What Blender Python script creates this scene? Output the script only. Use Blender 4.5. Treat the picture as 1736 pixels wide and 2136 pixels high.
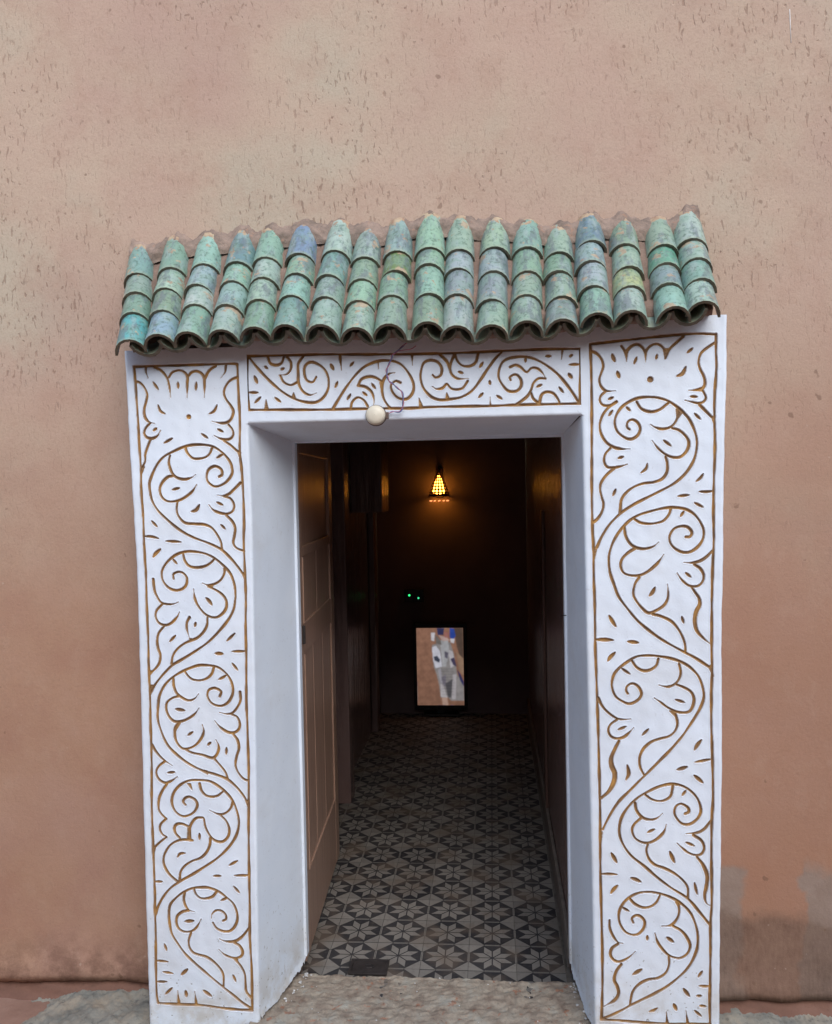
import bpy, bmesh, math, random
import numpy as np
from mathutils import Vector, Matrix, Euler

# ------------------------------------------------------------------ clear
for o in list(bpy.data.objects):
    bpy.data.objects.remove(o, do_unlink=True)
scene = bpy.context.scene
COL = scene.collection

# ------------------------------------------------------------------ camera
cam_data = bpy.data.cameras.new('camera')
cam_data.sensor_fit = 'HORIZONTAL'
cam_data.sensor_width = 36.0
cam_data.lens = 37.5
cam_data.clip_start = 0.05
cam_data.clip_end = 2000.0
cam = bpy.data.objects.new('camera', cam_data)
COL.objects.link(cam)
cam.matrix_world = (Matrix.Translation((0.0, -2.4, 1.54))
                    @ Matrix.Rotation(math.radians(5.0), 4, 'Z')
                    @ Matrix.Rotation(math.pi / 2 - math.radians(1.75), 4, 'X')
                    @ Matrix.Rotation(-0.02, 4, 'Z'))
scene.camera = cam

# ------------------------------------------------------------------ sky, sun, exposure
SUN_EL, SUN_AZ = math.radians(42), math.radians(160)      # azimuth from +Y towards +X: behind the camera, high, veiled
world = bpy.data.worlds.new('World')
scene.world = world
world.use_nodes = True
wn, wl = world.node_tree.nodes, world.node_tree.links
wn.clear()
sky = wn.new('ShaderNodeTexSky')
sky.sky_type = 'NISHITA'
sky.sun_disc = False
sky.sun_elevation = SUN_EL
sky.sun_rotation = SUN_AZ
sky.dust_density = 1.6
sky.air_density = 1.3
sky.ozone_density = 1.0
bg = wn.new('ShaderNodeBackground')
bg.inputs['Strength'].default_value = 0.13
wo = wn.new('ShaderNodeOutputWorld')
wl.new(sky.outputs['Color'], bg.inputs['Color'])
wl.new(bg.outputs['Background'], wo.inputs['Surface'])

sun_data = bpy.data.lights.new('sun', 'SUN')
sun_data.energy = 1.15
sun_data.angle = math.radians(50)
sun_data.color = (0.94, 0.97, 1.0)
sun = bpy.data.objects.new('sun', sun_data)
COL.objects.link(sun)
sdir = Vector((math.sin(SUN_AZ) * math.cos(SUN_EL), math.cos(SUN_AZ) * math.cos(SUN_EL), math.sin(SUN_EL)))
sun.rotation_euler = sdir.to_track_quat('Z', 'Y').to_euler()
sun.location = (0, -6, 8)

scene.view_settings.view_transform = 'Standard'
scene.view_settings.look = 'None'
scene.view_settings.exposure = 0.76
scene.view_settings.gamma = 1.0
scene.view_settings.use_curve_mapping = False
scene.render.engine = 'CYCLES'
scene.cycles.max_bounces = 5
scene.cycles.diffuse_bounces = 4
scene.cycles.caustics_reflective = False
scene.cycles.caustics_refractive = False
# incised ornament: strokes drawn on the plaster faces, x,z in tenths of a millimetre
CARVE_LEFT = '''
s -10075,18936 -10050,18518 -10022,17767 -10003,17347 -9991,16706 -9966,16063 -9967,15407 -9934,14551 -9936,13906 -9913,13047 -9912,12174 -9899,11312 -9904,10449 -9894,9370 -9904,8817 -9901,7872 -9933,6558 -9940,5925 -9928,4834 -9922,3727 -9935,3306 -9931,2655 -9962,1542 -9959,773 -9925,491
s -10075,18936 -9439,18941 -8566,18937 -7699,18934 -7136,18928 -7075,18878
s -7075,18890 -7058,18111 -7044,17270 -7065,16464 -7028,15987 -7002,15349 -6992,14503 -7022,13864 -7009,13015 -7001,12299 -7028,11508 -7033,10654 -7066,9375 -7057,8752 -7048,7454 -7071,6591 -7099,5524 -7113,4228 -7124,3358 -7146,2498 -7115,1624 -7126,367
s -9925,491 -9320,479 -8648,469 -7880,392 -7126,367
t -9723,18926 -9728,18778 -9667,18606
t -9482,18908 -9288,18806 -9130,18611 -9060,18376 -9026,18036
t -9064,18609 -8962,18743 -8785,18795 -8634,18754 -8529,18614 -8536,18360 -8546,18022
t -8507,18613 -8395,18726 -8242,18753 -8113,18685 -8041,18557 -8037,18303 -8050,18008
s -8009,18556 -7917,18721 -7806,18823 -7696,18883
t -7403,18894 -7430,18706 -7554,18542
d -9528,18485 -9381,18269
d -8802,18463 -8800,18284
d -8268,18447 -8290,18216
t -10044,18522 -9913,18476 -9785,18334 -9714,18141 -9754,17930 -9815,17719 -9800,17506 -9683,17354 -9508,17311
t -9662,17311 -9787,17186 -9836,17038 -9762,16919 -9609,16884 -9453,16954 -9350,17111
d -9570,17106 -9458,17178
s -9654,16863 -9748,16653 -9821,16441 -9838,16228 -9932,16059
f -9986,16103 -9842,16100 -9949,15846
d -9405,17835 -9344,17663 -9204,17575
d -7918,17540 -7774,17620 -7683,17787
o -8518,17471,79
t -7078,18548 -7275,18470 -7419,18306 -7479,18118 -7419,17927 -7294,17755 -7223,17584 -7282,17396 -7393,17294 -7567,17266 -7847,17327
t -7373,17219 -7269,17090 -7240,16952 -7308,16837 -7450,16799 -7622,16835 -7794,16923
d -7691,17101 -7530,17023
d -9262,16747 -9006,16879
d -8162,16986 -7980,16854
s -7516,16769 -7324,16637 -7155,16485 -7060,16420
f -7135,16443 -7037,16440 -7045,16166
s -7685,15756 -7596,15818 -7625,15967 -7796,16055 -7972,15974 -8042,15806 -8004,15614 -7790,15478 -7505,15583 -7326,15791 -7299,15960 -7359,16173 -7547,16410 -7803,16596 -8083,16666 -8410,16674 -8674,16627 -8984,16507 -9296,16344 -9524,16072 -9688,15734 -9721,15521 -9662,15135 -9495,14832 -9217,14550 -8874,14266 -8485,14047 -8053,13880 -7687,13694 -7411,13435 -7201,13176 -7013,12897
s -8652,16616 -8591,16455 -8443,16303 -8269,16278 -8072,16316 -7938,16419 -7869,16566
d -7537,16399 -7746,16287
t -9097,16392 -9135,16212 -9107,16041 -9025,15848 -8875,15738 -8679,15702 -8480,15751 -8358,15834
t -9026,15806 -9181,15778 -9339,15632 -9422,15441 -9373,15227 -9223,15096 -9004,15081 -8760,15151 -8492,15338 -8333,15547
d -9060,15413 -8839,15462
s -8916,15069 -8945,14834 -8885,14641 -8714,14468 -8474,14432 -8147,14405 -7932,14306 -7784,14112 -7681,13897 -7655,13684
D -8519,14784 -8376,14824 -8273,14972
t -7072,15565 -7249,15399 -7405,15264 -7580,15214 -7753,15239
t -7559,15203 -7365,15125 -7272,14954 -7309,14785 -7464,14702 -7680,14727 -7874,14816 -8000,14967
d -7770,15037 -7587,14949
s -7508,14661 -7339,14488 -7258,14295 -7285,14083 -7323,13871 -7230,13721 -7015,13633
d -7668,14397 -7541,14268
d -9691,14537 -9531,14363
d -9926,14097 -9716,14087 -9497,14030
d -9290,13952 -9037,13938 -8840,13920
D -9679,13496 -9598,13603 -9451,13730
f -7118,13038 -6987,13036 -7016,12781
s -9091,12867 -9098,12996 -8975,13059 -8822,13036 -8705,12884 -8744,12670 -8902,12554 -9100,12545 -9295,12654 -9422,12849 -9437,13064 -9344,13256 -9162,13447 -8938,13583 -8672,13644 -8388,13630 -8105,13562 -7847,13420 -7592,13193 -7424,12977 -7323,12678 -7298,12378 -7312,12261 -7363,11984 -7524,11685 -7795,11366 -8132,11045 -8580,10746 -8983,10509 -9208,10380 -9481,10121 -9734,9818 -9851,9612
s -8795,13571 -8746,13378 -8618,13226 -8401,13181 -8159,13221 -7981,13325 -7891,13420
d -9107,13436 -8979,13295
t -7593,13150 -7620,12980 -7733,12810 -7911,12705 -8108,12685 -8260,12740
t -8088,12633 -7872,12534 -7679,12394 -7575,12222 -7580,12029 -7694,11859 -7872,11753 -8068,11776 -8240,11884 -8409,12100 -8491,12315 -8517,12573
D -8162,12312 -8077,12226 -7993,12107
f -8152,12676 -7933,12674 -7980,12567
t -9698,12864 -9674,12562 -9612,12389 -9486,12194 -9288,12139 -9112,12148 -8978,12201
t -9465,12130 -9625,11959 -9653,11786 -9569,11613 -9395,11537 -9216,11590 -9035,11761 -8953,11911
s -9418,11505 -9578,11311 -9629,11096 -9613,10879 -9553,10685 -9581,10469 -9697,10296 -9857,10166
f -9899,10231 -9744,10231 -9882,10079
f -9900,9830 -9745,9819 -9865,9515
d -9265,11062 -9083,11244
t -8661,11758 -8742,11608 -8748,11415 -8678,11156
d -8515,11489 -8478,11617
s -8134,11755 -8151,11540 -8255,11347 -8436,11176 -8636,11091 -8836,11006 -9039,10856 -9177,10662 -9229,10425
f -8689,11156 -8525,11134 -8659,11048
d -7584,11076 -7338,11300
d -7440,10779 -7222,10779 -7036,10785
D -7933,10723 -7704,10712
d -7449,10443 -7291,10238
s -7836,9486 -7799,9626 -7972,9722 -8149,9668 -8197,9496 -8114,9323 -7963,9227 -7766,9216 -7588,9324 -7474,9518 -7447,9712 -7506,9948 -7653,10164 -7867,10325 -8151,10379 -8414,10380 -8703,10294 -8993,10165 -9263,9992 -9469,9776 -9611,9494 -9664,9190 -9685,8865 -9637,8606 -9472,8172 -9280,7910 -8978,7654 -8674,7459 -8347,7322 -8019,7226 -7693,7101 -7435,6887 -7245,6651 -7119,6446
s -8849,10208 -8732,10057 -8602,9970 -8383,9949 -8183,10013 -8048,10142 -7988,10304
d -7622,10099 -7722,10035 -7855,9970
t -9185,10014 -9181,9798 -9099,9581 -8948,9452 -8752,9365 -8574,9420 -8449,9560
t -7242,9607 -7237,9371 -7330,9177 -7488,9004 -7663,8978 -7860,9020
t -9057,9487 -9236,9432 -9395,9302 -9422,9107 -9340,8890 -9189,8760 -8990,8761 -8766,8849 -8586,8979 -8449,9152
D -9145,9118 -8881,9076
t -9080,8717 -9184,8543 -9191,8305 -9119,8110 -8969,7969 -8769,7982 -8567,8091 -8408,8287 -8336,8482 -8374,8677
d -8814,8350 -8656,8459
f -9124,8717 -9002,8718 -9187,8435
t -8881,7937 -8707,7852 -8400,7789 -8116,7704 -7981,7792 -7911,7966 -7928,8117 -7991,8235
d -8237,8072 -8136,8159
d -7679,8010 -7695,7816
s -8050,7683 -7858,7468 -7731,7296 -7660,7102
t -7511,8961 -7359,8897 -7277,8725 -7303,8552 -7437,8444 -7634,8453 -7849,8593 -8009,8787
s -7482,8400 -7355,8228 -7318,7991 -7390,7753 -7429,7515 -7359,7299 -7210,7117 -7059,7053
f -8565,7386 -8258,7335 -8239,7215
t -9875,8083 -9770,7888 -9555,7650 -9293,7478
t -9512,7596 -9694,7453 -9777,7277 -9705,7082 -9530,6974 -9351,7020 -9147,7153
d -9444,7263 -9221,7287
s -9476,6931 -9627,6712 -9723,6470 -9731,6208 -9647,6056 -9517,5929
s -9517,5929 -9677,5773 -9715,5619 -9642,5467 -9521,5392
s -9521,5392 -9738,5225 -9922,5046
s -8927,6338 -9002,6435 -8921,6545 -8788,6568 -8635,6483 -8584,6331 -8667,6156 -8825,6045 -9025,6010 -9222,6127 -9327,6344 -9320,6562 -9225,6760 -9043,6936 -8796,7047 -8464,7061 -8200,7031 -7962,6903 -7747,6732 -7556,6496 -7432,6194 -7375,5869 -7427,5564 -7566,5290 -7794,5014 -8087,4761 -8425,4536 -8763,4322 -9125,4118 -9443,3900 -9674,3632 -9839,3342 -9913,3131
f -8876,6970 -8754,6961 -8716,6765
s -8500,6963 -8450,6768 -8322,6628 -8147,6587 -7970,6621 -7812,6742
t -7535,6453 -7606,6257 -7764,6113 -7963,6078 -8224,6194
s -7898,6038 -7748,5888 -7666,5672 -7694,5454 -7830,5300 -7985,5275 -8159,5360 -8287,5532 -8369,5727 -8407,5944 -8495,5976 -8651,5941 -8789,5764 -8839,5545 -8824,5305
s -8835,5698 -9032,5783 -9210,5769 -9280,5648 -9240,5496 -9133,5377
f -8890,5719 -8790,5721 -8790,5328 -8912,5326
s -8757,5307 -9001,5324 -9224,5277 -9429,5143 -9592,4899 -9632,4679 -9582,4482 -9454,4287 -9237,4094
d -8541,5517 -8546,5332
d -9216,4807 -9135,4907 -8979,4931
s -8225,5380 -8253,5162 -8369,4942 -8551,4786 -8797,4694 -9024,4536 -9140,4359 -9169,4139
d -7695,4594 -7438,4740
d -8167,4279 -7935,4284
d -7549,4307 -7329,4311 -7109,4322
d -7579,3996 -7408,3803
d -9907,4080 -9683,4085
f -9952,3309 -9840,3311 -9916,3023
f -9956,5046 -9855,5070 -9929,4827
s -8754,3873 -8692,3732 -8562,3626 -8384,3618 -8206,3677 -8092,3811
d -7765,3654 -7966,3562
t -9035,3780 -9063,3571 -9013,3374 -8905,3256 -8750,3226
f -7183,6503 -7073,6504 -7102,6266
t -7916,2975 -7826,3032 -7844,3163 -7974,3269 -8129,3265 -8242,3153 -8257,3032
s -8216,2913 -8121,2762 -7946,2678 -7747,2672 -7590,2797 -7496,3018 -7511,3258 -7615,3496 -7809,3666 -8047,3836 -8331,3929 -8553,3935 -8820,3897 -9090,3770 -9318,3590 -9480,3388 -9522,3101 -9498,2793 -9439,2530 -9268,2248 -9054,1967 -8794,1710 -8490,1455 -8186,1200 -7948,1009 -7644,776 -7406,586 -7146,419
t -8928,3247 -9107,3210 -9266,3085 -9306,2886 -9233,2712 -9079,2628 -8901,2632 -8720,2747 -8557,3014
D -9048,2925 -8780,2954
s -8880,2589 -8953,2367 -8936,2169 -8829,2018 -8653,1957 -8433,1897 -8215,1749 -8022,1535 -7950,1339 -7957,1052
t -7150,2786 -7354,2540 -7534,2404 -7712,2366 -7888,2384 -8041,2446
t -7602,2336 -7450,2253 -7366,2080 -7414,1947 -7570,1888 -7746,1916 -7920,1999 -8071,2137
s -7571,1833 -7422,1640 -7318,1402 -7304,1117 -7287,920 -7138,727
f -7637,1853 -7505,1857 -7551,1757
d -7672,1391 -7589,1196
d -9682,2248 -9621,2051
d -9943,1744 -9798,1737 -9586,1721
d -9751,1418 -9450,1382
D -9205,1345 -9010,1528
d -9951,1124 -9637,1133
d -9692,766 -9485,961
D -9085,885 -9068,709
D -8560,912 -8321,744
t -9298,480 -9314,679 -9320,878
t -8784,497 -8800,695 -8818,871
'''
CARVE_RIGHT = '''
s 2741,19145 3282,19189 4073,19253 4859,19305 5530,19327 6074,19290
t 2756,18954 2914,18880 3048,18704 3080,18519 3021,18338 2973,18178 3016,17993 3151,17863 3400,17856
t 3128,17841 3013,17740 2977,17603 3055,17486 3191,17459 3328,17513 3442,17579
d 3205,17632 3341,17685
d 3210,17183 3314,17330
D 3323,18855 3355,18751 3399,18647
D 3452,18382 3507,18208
t 3574,19064 3663,18913 3704,18637
t 3719,18934 3845,19055 4003,19096 4137,19000 4203,18849 4212,18609
t 4227,18917 4340,19039 4498,19090 4632,19029 4709,18901 4718,18673
s 4741,18695 4855,18941 5014,19095 5217,19270
d 3907,18573 3977,18754
d 4494,18680 4518,18805
f 3663,18936 3753,18933 3705,18660
f 4171,18942 4261,18939 4212,18643
f 4665,18971 4878,18963 4718,18695
o 4330,18137,94
D 5038,18207 5184,18270 5275,18450
d 5313,18824 5459,18944
t 6072,19082 5860,18953 5680,18800 5611,18575 5654,18370 5741,18185 5773,18002 5716,17867 5537,17816 5336,17815
t 5715,17799 5791,17615 5735,17503 5600,17461 5422,17500 5233,17551
f 5381,17809 5738,17889 5715,17776
d 5379,17649 5569,17633
s 5622,17415 5755,17274 5931,17087
f 5920,17099 6043,17130 6007,16834
d 5486,17190 5641,17026
s 3761,16800 3694,16871 3718,17008 3843,17063 3978,16979 4044,16816 3974,16634 3792,16535 3611,16597 3432,16763 3367,16995 3415,17200 3553,17403 3736,17536 3963,17633 4234,17664 4504,17640 4773,17553 5018,17386 5218,17198 5372,16988 5503,16665 5545,16367 5486,16013 5348,15730 5155,15494 4883,15281 4475,15070 4112,14893 3792,14725 3494,14522 3195,14226 2985,13905 2844,13604
s 3962,17541 4073,17366 4230,17282 4410,17265 4591,17329 4795,17483
d 3678,17411 3790,17305
t 5062,17339 5060,17156 4969,16953 4833,16830 4630,16790 4450,16840 4316,16924
f 4995,17341 5173,17199 5014,16997
t 4900,16806 5079,16744 5256,16579 5333,16395 5275,16190 5116,16033 4936,16014 4735,16088 4534,16253 4356,16487
d 4660,16491 4861,16326
t 3419,17556 3213,17413 3051,17210 2968,16959 2999,16705 3133,16471 3335,16328 3539,16277 3766,16271
t 3244,16307 3106,16148 3069,15964 3147,15801 3328,15774 3511,15805 3693,15858
d 3445,16025 3593,16068
s 2741,19145 2745,18966 2758,18277 2757,17356 2731,15436 2730,14508 2735,14044 2752,13578 2750,12647 2766,12105 2766,10936 2784,9998 2797,9293 2811,8632 2822,7689 2832,6743 2831,5795 2821,5022 2828,3831 2839,2877 2843,2338 2831,1379 2795,441
s 6074,19290 6070,18856 6077,18402 6026,17722 6010,17131 6016,16583 6011,16055 5982,15369 5962,14453 5967,13764 5927,13075 5896,12080 5885,10924 5890,10228 5861,9532 5852,8646 5868,7946 5880,6778 5840,6074 5819,5075 5819,3897 5779,3188 5771,2419 5751,1470 5735,994 5741,412
s 2795,441 3387,425 3988,398 4770,390 5741,412
s 4712,16038 4755,15854 4741,15624 4615,15443 4388,15356 4117,15327 3867,15239 3661,15093 3522,14888 3483,14542
s 3328,15747 3121,15566 2981,15361 2956,15176 2999,14967 3042,14781 2994,14573 2877,14390 2738,14276
d 4052,15616 4189,15728 4225,15866
d 3296,15008 3378,15191
d 5513,15356 5625,15445 5705,15558
d 5588,15079 5778,15071 5957,15084
d 5026,14964 5330,14993
d 5462,14783 5696,14653
f 2752,13625 2867,13623 2770,13252
s 5228,13856 5341,13866 5387,13980 5276,14120 5096,14146 4916,14079 4801,13897 4810,13712 4932,13549 5134,13442 5337,13451 5540,13586 5677,13792 5701,14021 5614,14252 5459,14462 5236,14604 4922,14660 4606,14638 4244,14552 3971,14464 3742,14329 3512,14101 3326,13826 3209,13549 3159,13271 3189,12921 3288,12594 3420,12239 3667,11888 3936,11560 4319,11232 4656,10998 5106,10740 5443,10554 5823,10297
s 3834,14385 4014,14267 4240,14229 4466,14248 4648,14314 4785,14473 4831,14611
d 5191,14558 5088,14411
t 3592,14146 3623,13914 3734,13704 3892,13586 4119,13548 4346,13603 4506,13728
t 3869,13563 3686,13450 3525,13289 3477,13104 3543,12917 3701,12834 3951,12820 4179,12910 4408,13093 4545,13253 4637,13391
t 3973,12773 3857,12589 3809,12334 3875,12147 4032,11936 4212,11791 4417,11859 4622,11997 4726,12186 4739,12395 4719,12580
D 4240,12260 4320,12352 4390,12491
t 5920,13466 5762,13307 5581,13194 5378,13151 5165,13165
t 5445,13104 5601,12987 5689,12801 5643,12617 5507,12514 5305,12528 5126,12669 4982,12878
d 5207,12887 5352,12759
w 5372,12477 5460,12342 5560,12179 5569,12006 5478,11810 5441,11555 5495,11300 5673,11086 5874,10916
s 4325,11756 4551,11696 4821,11555 4999,11345 5110,11136 5176,10926 5185,10741
d 5093,11692 5148,11507
D 3151,11729 3229,11588 3330,11424
D 2775,11065 3016,11064 3256,11051
D 3644,11014 3929,10978
D 3100,10478 3170,10583 3298,10712
f 5778,10321 5880,10391 5933,10019
s 3627,9576 3582,9670 3618,9787 3756,9857 3915,9763 3992,9576 3910,9412 3681,9295 3475,9365 3294,9505 3205,9740 3208,9927 3279,10138 3442,10314 3649,10465 3879,10593 4153,10627 4471,10603 4787,10544 5080,10439 5327,10276 5528,10043 5637,9741 5657,9462 5564,9182 5404,8902 5220,8621 5036,8363 4737,8010 4392,7656 4022,7276 3698,6943 3349,6585 3114,6227 2901,5798
s 3752,10477 3875,10301 4057,10207 4239,10231 4400,10347 4458,10533
d 3464,10278 3691,10114
t 5012,10392 5055,10160 5008,9973 4893,9834 4734,9764 4598,9775 4462,9815
t 4938,9822 5141,9741 5321,9624 5398,9438 5362,9228 5270,9088 5111,9053 4908,9087 4682,9203 4502,9343 4333,9460
f 4726,9110 4930,9064 4884,8947
d 4900,9414 5148,9333
t 2822,9458 2923,9246 3082,9058 3309,8895 3492,8860 3698,8873
t 3331,8858 3146,8716 3086,8551 3165,8387 3325,8329 3509,8377 3648,8495 3775,8636
d 3351,8576 3570,8671
d 4001,8426 4175,8603
s 4907,8992 4950,8759 4879,8548 4719,8407 4491,8335 4239,8240 4031,8051 3926,7815 3934,7556 4034,7334
W 3370,8258 3252,8022 3157,7786 3166,7573 3244,7362 3218,7125 3076,6864 2866,6672
D 3586,7601 3623,7365 3551,7188
D 5395,8036 5476,8177 5579,8306
d 5403,7697 5596,7734 5844,7783
D 4925,7483 5050,7519 5198,7567
D 5377,7334 5500,7230 5612,7126
f 2796,5771 2900,5749 2824,5225
s 5128,6264 5231,6324 5198,6441 5040,6533 4903,6485 4844,6343 4877,6179 5034,5992 5238,5972 5444,6116 5548,6328 5516,6563 5405,6772 5203,6958 4977,7061 4727,7082 4430,7008 4155,6876 3878,6708 3646,6493 3459,6230 3364,5945 3360,5637 3471,5343 3675,5062 4016,4784 4356,4482 4719,4205 5172,3908 5487,3537 5778,3165
s 4062,6781 4221,6665 4426,6608 4609,6646 4747,6765 4806,7024
d 5157,6910 5054,6768
t 3784,6542 3828,6330 3986,6143 4191,6087 4375,6136 4525,6268
t 3940,6130 3754,5951 3695,5784 3773,5572 3955,5457 4161,5449 4368,5558 4553,5750 4624,5963
d 4107,5731 4303,5829
t 5829,6098 5645,5860 5440,5740 5145,5712
t 5349,5668 5552,5530 5629,5343 5571,5177 5434,5116 5230,5172 5072,5287 4903,5449
d 5142,5476 5369,5374
s 4115,5400 4078,5210 4156,4975 4314,4824 4542,4745 4815,4608 5041,4424 5175,4214 5184,3931
w 5434,5068 5590,4859 5701,4555 5675,4248 5628,4011 5671,3800 5806,3708
D 4707,5209 4829,4904
d 5359,4359 5391,4195 5435,4031
D 3123,5146 3269,4876
d 2826,4539 3023,4550 3277,4543
D 3644,4455 3782,4411 3919,4342
D 3097,4004 3179,4125 3284,4234
s 3698,3196 3665,3314 3770,3400 3907,3368 4009,3228 3972,3036 3833,2890 3648,2861 3464,2952 3329,3187 3309,3449 3404,3689 3591,3896 3846,4032 4122,4069 4420,4032 4716,3932 4988,3772 5236,3518 5370,3213 5435,2884 5408,2504 5268,2144 5083,1877 4829,1632 4551,1409 4204,1195 3856,1016 3531,838 3204,647 2830,466
s 3614,3861 3750,3721 3956,3631 4163,3659 4325,3781 4431,3985
d 3404,3618 3587,3515
t 4920,3795 4940,3535 4869,3320 4708,3150 4467,3125
f 4829,3816 5011,3773 4919,3653
t 4776,3128 4980,3014 5138,2829 5227,2594 5156,2378 4972,2243 4789,2249 4607,2339 4426,2548 4336,2713 4281,2925
D 4601,2815 4783,2677
d 4074,2849 4072,2718
t 3052,3252 3061,3014 3162,2777 3276,2637 3403,2616
t 3275,2589 3111,2465 3063,2297 3131,2155 3269,2087 3431,2140 3594,2240 3746,2399
w 3360,2018 3219,1822 3158,1581 3237,1392 3269,1201 3162,1006 2858,816
s 4652,2269 4650,2031 4556,1814 4347,1665 4071,1609 3815,1458 3651,1237 3578,900
D 3669,1740 3913,1903
d 5435,1721 5550,1891
d 5455,1473 5581,1469 5751,1470
D 5032,1388 5190,1179
d 5384,1197 5521,1197
d 5461,926 5632,908
D 4764,951 4842,774
d 5323,790 5504,630
d 4095,713 4222,753 4326,817
t 4586,407 4576,526 4562,717
t 5137,426 5115,593 5094,783
'''
CARVE_LINTEL = '''
s -6777,19135 -6808,18515 -6791,18066 -6760,17617
s -6777,19135 -5763,19124 -4629,19114 -3505,19077 -2131,19040 -1302,19032 -477,19032 343,19046 1428,19050 2470,19029
s -6760,17617 -5801,17596 -4666,17565 -3819,17564 -2838,17551 -2161,17540 -1606,17558 -779,17549 44,17540 727,17548 2449,17541
s -6721,19085 -6513,18813 -6236,18497 -5901,18180 -5565,17947 -5227,17812 -4887,17774 -4658,17893 -4511,18111 -4477,18388 -4555,18640 -4721,18812 -4945,18903 -5117,18825 -5164,18632 -5099,18407 -4930,18346 -4828,18482
s -6192,19096 -6125,18913 -5969,18852 -5811,18903 -5736,19067
t -5650,19078 -5540,18922 -5545,18727 -5663,18591 -5891,18570
s -5849,18555 -5753,18371 -5556,18281 -5355,18359
t -5182,19077 -5329,18859 -5336,18581 -5328,18330 -5220,18104 -5024,17987 -4824,18037
d -6298,18834 -6200,18762
d -5830,18722 -5729,18761
D -6592,18564 -6511,18366
d -6761,18107 -6489,18099
d -6597,17809 -6421,17972
d -6021,17946 -5853,17816
f -6330,17605 -6201,17601 -6273,17911
f -5536,17946 -5423,17915 -5476,18070
D -4410,18830 -4329,18675
t -4137,19070 -4127,18876 -4104,18654
d -3863,18757 -3762,18864
d -4298,18174 -4224,18339
d -3968,17832 -3866,17981
s -4382,17579 -4207,17852 -4003,18152 -3742,18476 -3456,18730 -3090,18870 -2727,18873 -2451,18767 -2233,18513 -2101,18206 -2134,17959 -2304,17798 -2526,17832 -2689,18002 -2727,18197 -2599,18303 -2461,18258
t -3076,18856 -3066,18663
t -2754,17562 -2836,17647 -2944,17844 -2980,18094 -2933,18341 -2790,18502 -2608,18538
s -2962,18287 -3128,18402 -3322,18450 -3548,18387 -3650,18211
t -3650,18211 -3441,18163 -3276,18020 -3211,17796 -3228,17631
s -3876,17552 -3829,17758 -3672,17879 -3505,17805 -3396,17635
d -3271,18255 -3162,18113
d -3528,18027 -3404,17926
t -2126,19032 -2118,18729
f -3046,18289 -2934,18286 -3009,18067
s 2464,19029 2470,18502 2443,17581
f -1962,17830 -1843,17565 -1954,17568
s -1563,18437 -1481,18366 -1342,18430 -1311,18621 -1418,18789 -1610,18850 -1805,18774 -1894,18502 -1885,18254 -1792,18031 -1602,17833 -1355,17744 -1051,17762 -775,17809 -497,17966 -273,18233 -49,18554 175,18847 341,19005
t -1372,19021 -1169,18808 -1090,18614 -1038,18448 -875,18320 -573,18310
s -945,18993 -1046,18777 -1076,18614
f -1000,19008 -890,19005 -948,18883
s -932,18992 -867,18799 -732,18671 -540,18651 -373,18755 -301,18985
d -858,18511 -722,18466
d -267,18602 -168,18749
t -602,18243 -743,18055 -936,18020 -1073,18065 -1181,18178 -1293,18072 -1460,18049 -1583,18121
f -1216,17795 -1119,17792 -1186,17945
d 1,18238 12,18129
d -308,17782 -183,17902
d 185,17823 333,17723
t 10,17541 6,17787
s 573,18235 561,18317 712,18380 846,18253 856,18062 732,17930 514,17936 353,18105 248,18326 279,18571 392,18758 611,18846 937,18863 1207,18800 1502,18641 1822,18387 2061,18108 2272,17803 2403,17583
d 991,18847 989,18712
t 566,18589 716,18639 851,18580 1012,18439 1149,18543 1311,18525 1444,18398 1523,18260
s 1523,18246 1334,18252 1197,18134 1126,17946 1028,17785 863,17653 698,17549
s 1125,17864 1190,17699 1350,17571
s 1351,17585 1408,17801 1545,17879 1733,17833 1865,17652 1891,17556
d 1276,18023 1426,18086
d 1884,18005 2003,17852
d 1532,18857 1681,18852
t 1993,19018 1963,18762
d 2179,18822 2260,18874
d 2162,18606 2444,18605
D 2145,18363 2238,18238
'''

# ------------------------------------------------------------------ helpers
random.seed(11)
rng = np.random.default_rng(5)


def link(name, mesh, mat=None, parent=None, smooth=False):
    o = bpy.data.objects.new(name, mesh)
    COL.objects.link(o)
    if mat is not None and len(mesh.materials) == 0:
        for m in (mat if isinstance(mat, (list, tuple)) else [mat]):
            mesh.materials.append(m)
    if parent is not None:
        o.parent = parent
    if smooth:
        mesh.polygons.foreach_set('use_smooth', [True] * len(mesh.polygons))
    return o


def tag(o, label, cat, group=None):
    o['label'] = label
    o['category'] = cat
    if group:
        o['group'] = group
    return o


def empty(name, loc, label, cat, group=None):
    o = bpy.data.objects.new(name, None)
    COL.objects.link(o)
    o.location = loc
    o.empty_display_size = 0.05
    o['kind'] = 'thing'
    return tag(o, label, cat, group)


def struct(o):
    o['kind'] = 'structure'
    return o


def pydata(name, v, f):
    me = bpy.data.meshes.new(name)
    me.from_pydata([tuple(p) for p in v], [], [tuple(q) for q in f])
    me.update()
    return me


def np_mesh(name, verts, quads, smooth=True):
    me = bpy.data.meshes.new(name)
    n, k = len(verts), len(quads)
    me.vertices.add(n)
    me.vertices.foreach_set('co', np.asarray(verts, np.float32).ravel())
    me.loops.add(4 * k)
    me.loops.foreach_set('vertex_index', np.asarray(quads, np.int32).ravel())
    me.polygons.add(k)
    me.polygons.foreach_set('loop_start', np.arange(0, 4 * k, 4, dtype=np.int32))
    me.polygons.foreach_set('loop_total', np.full(k, 4, np.int32))
    me.update(calc_edges=True)
    me.polygons.foreach_set('use_smooth', np.full(k, smooth))
    return me


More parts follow.
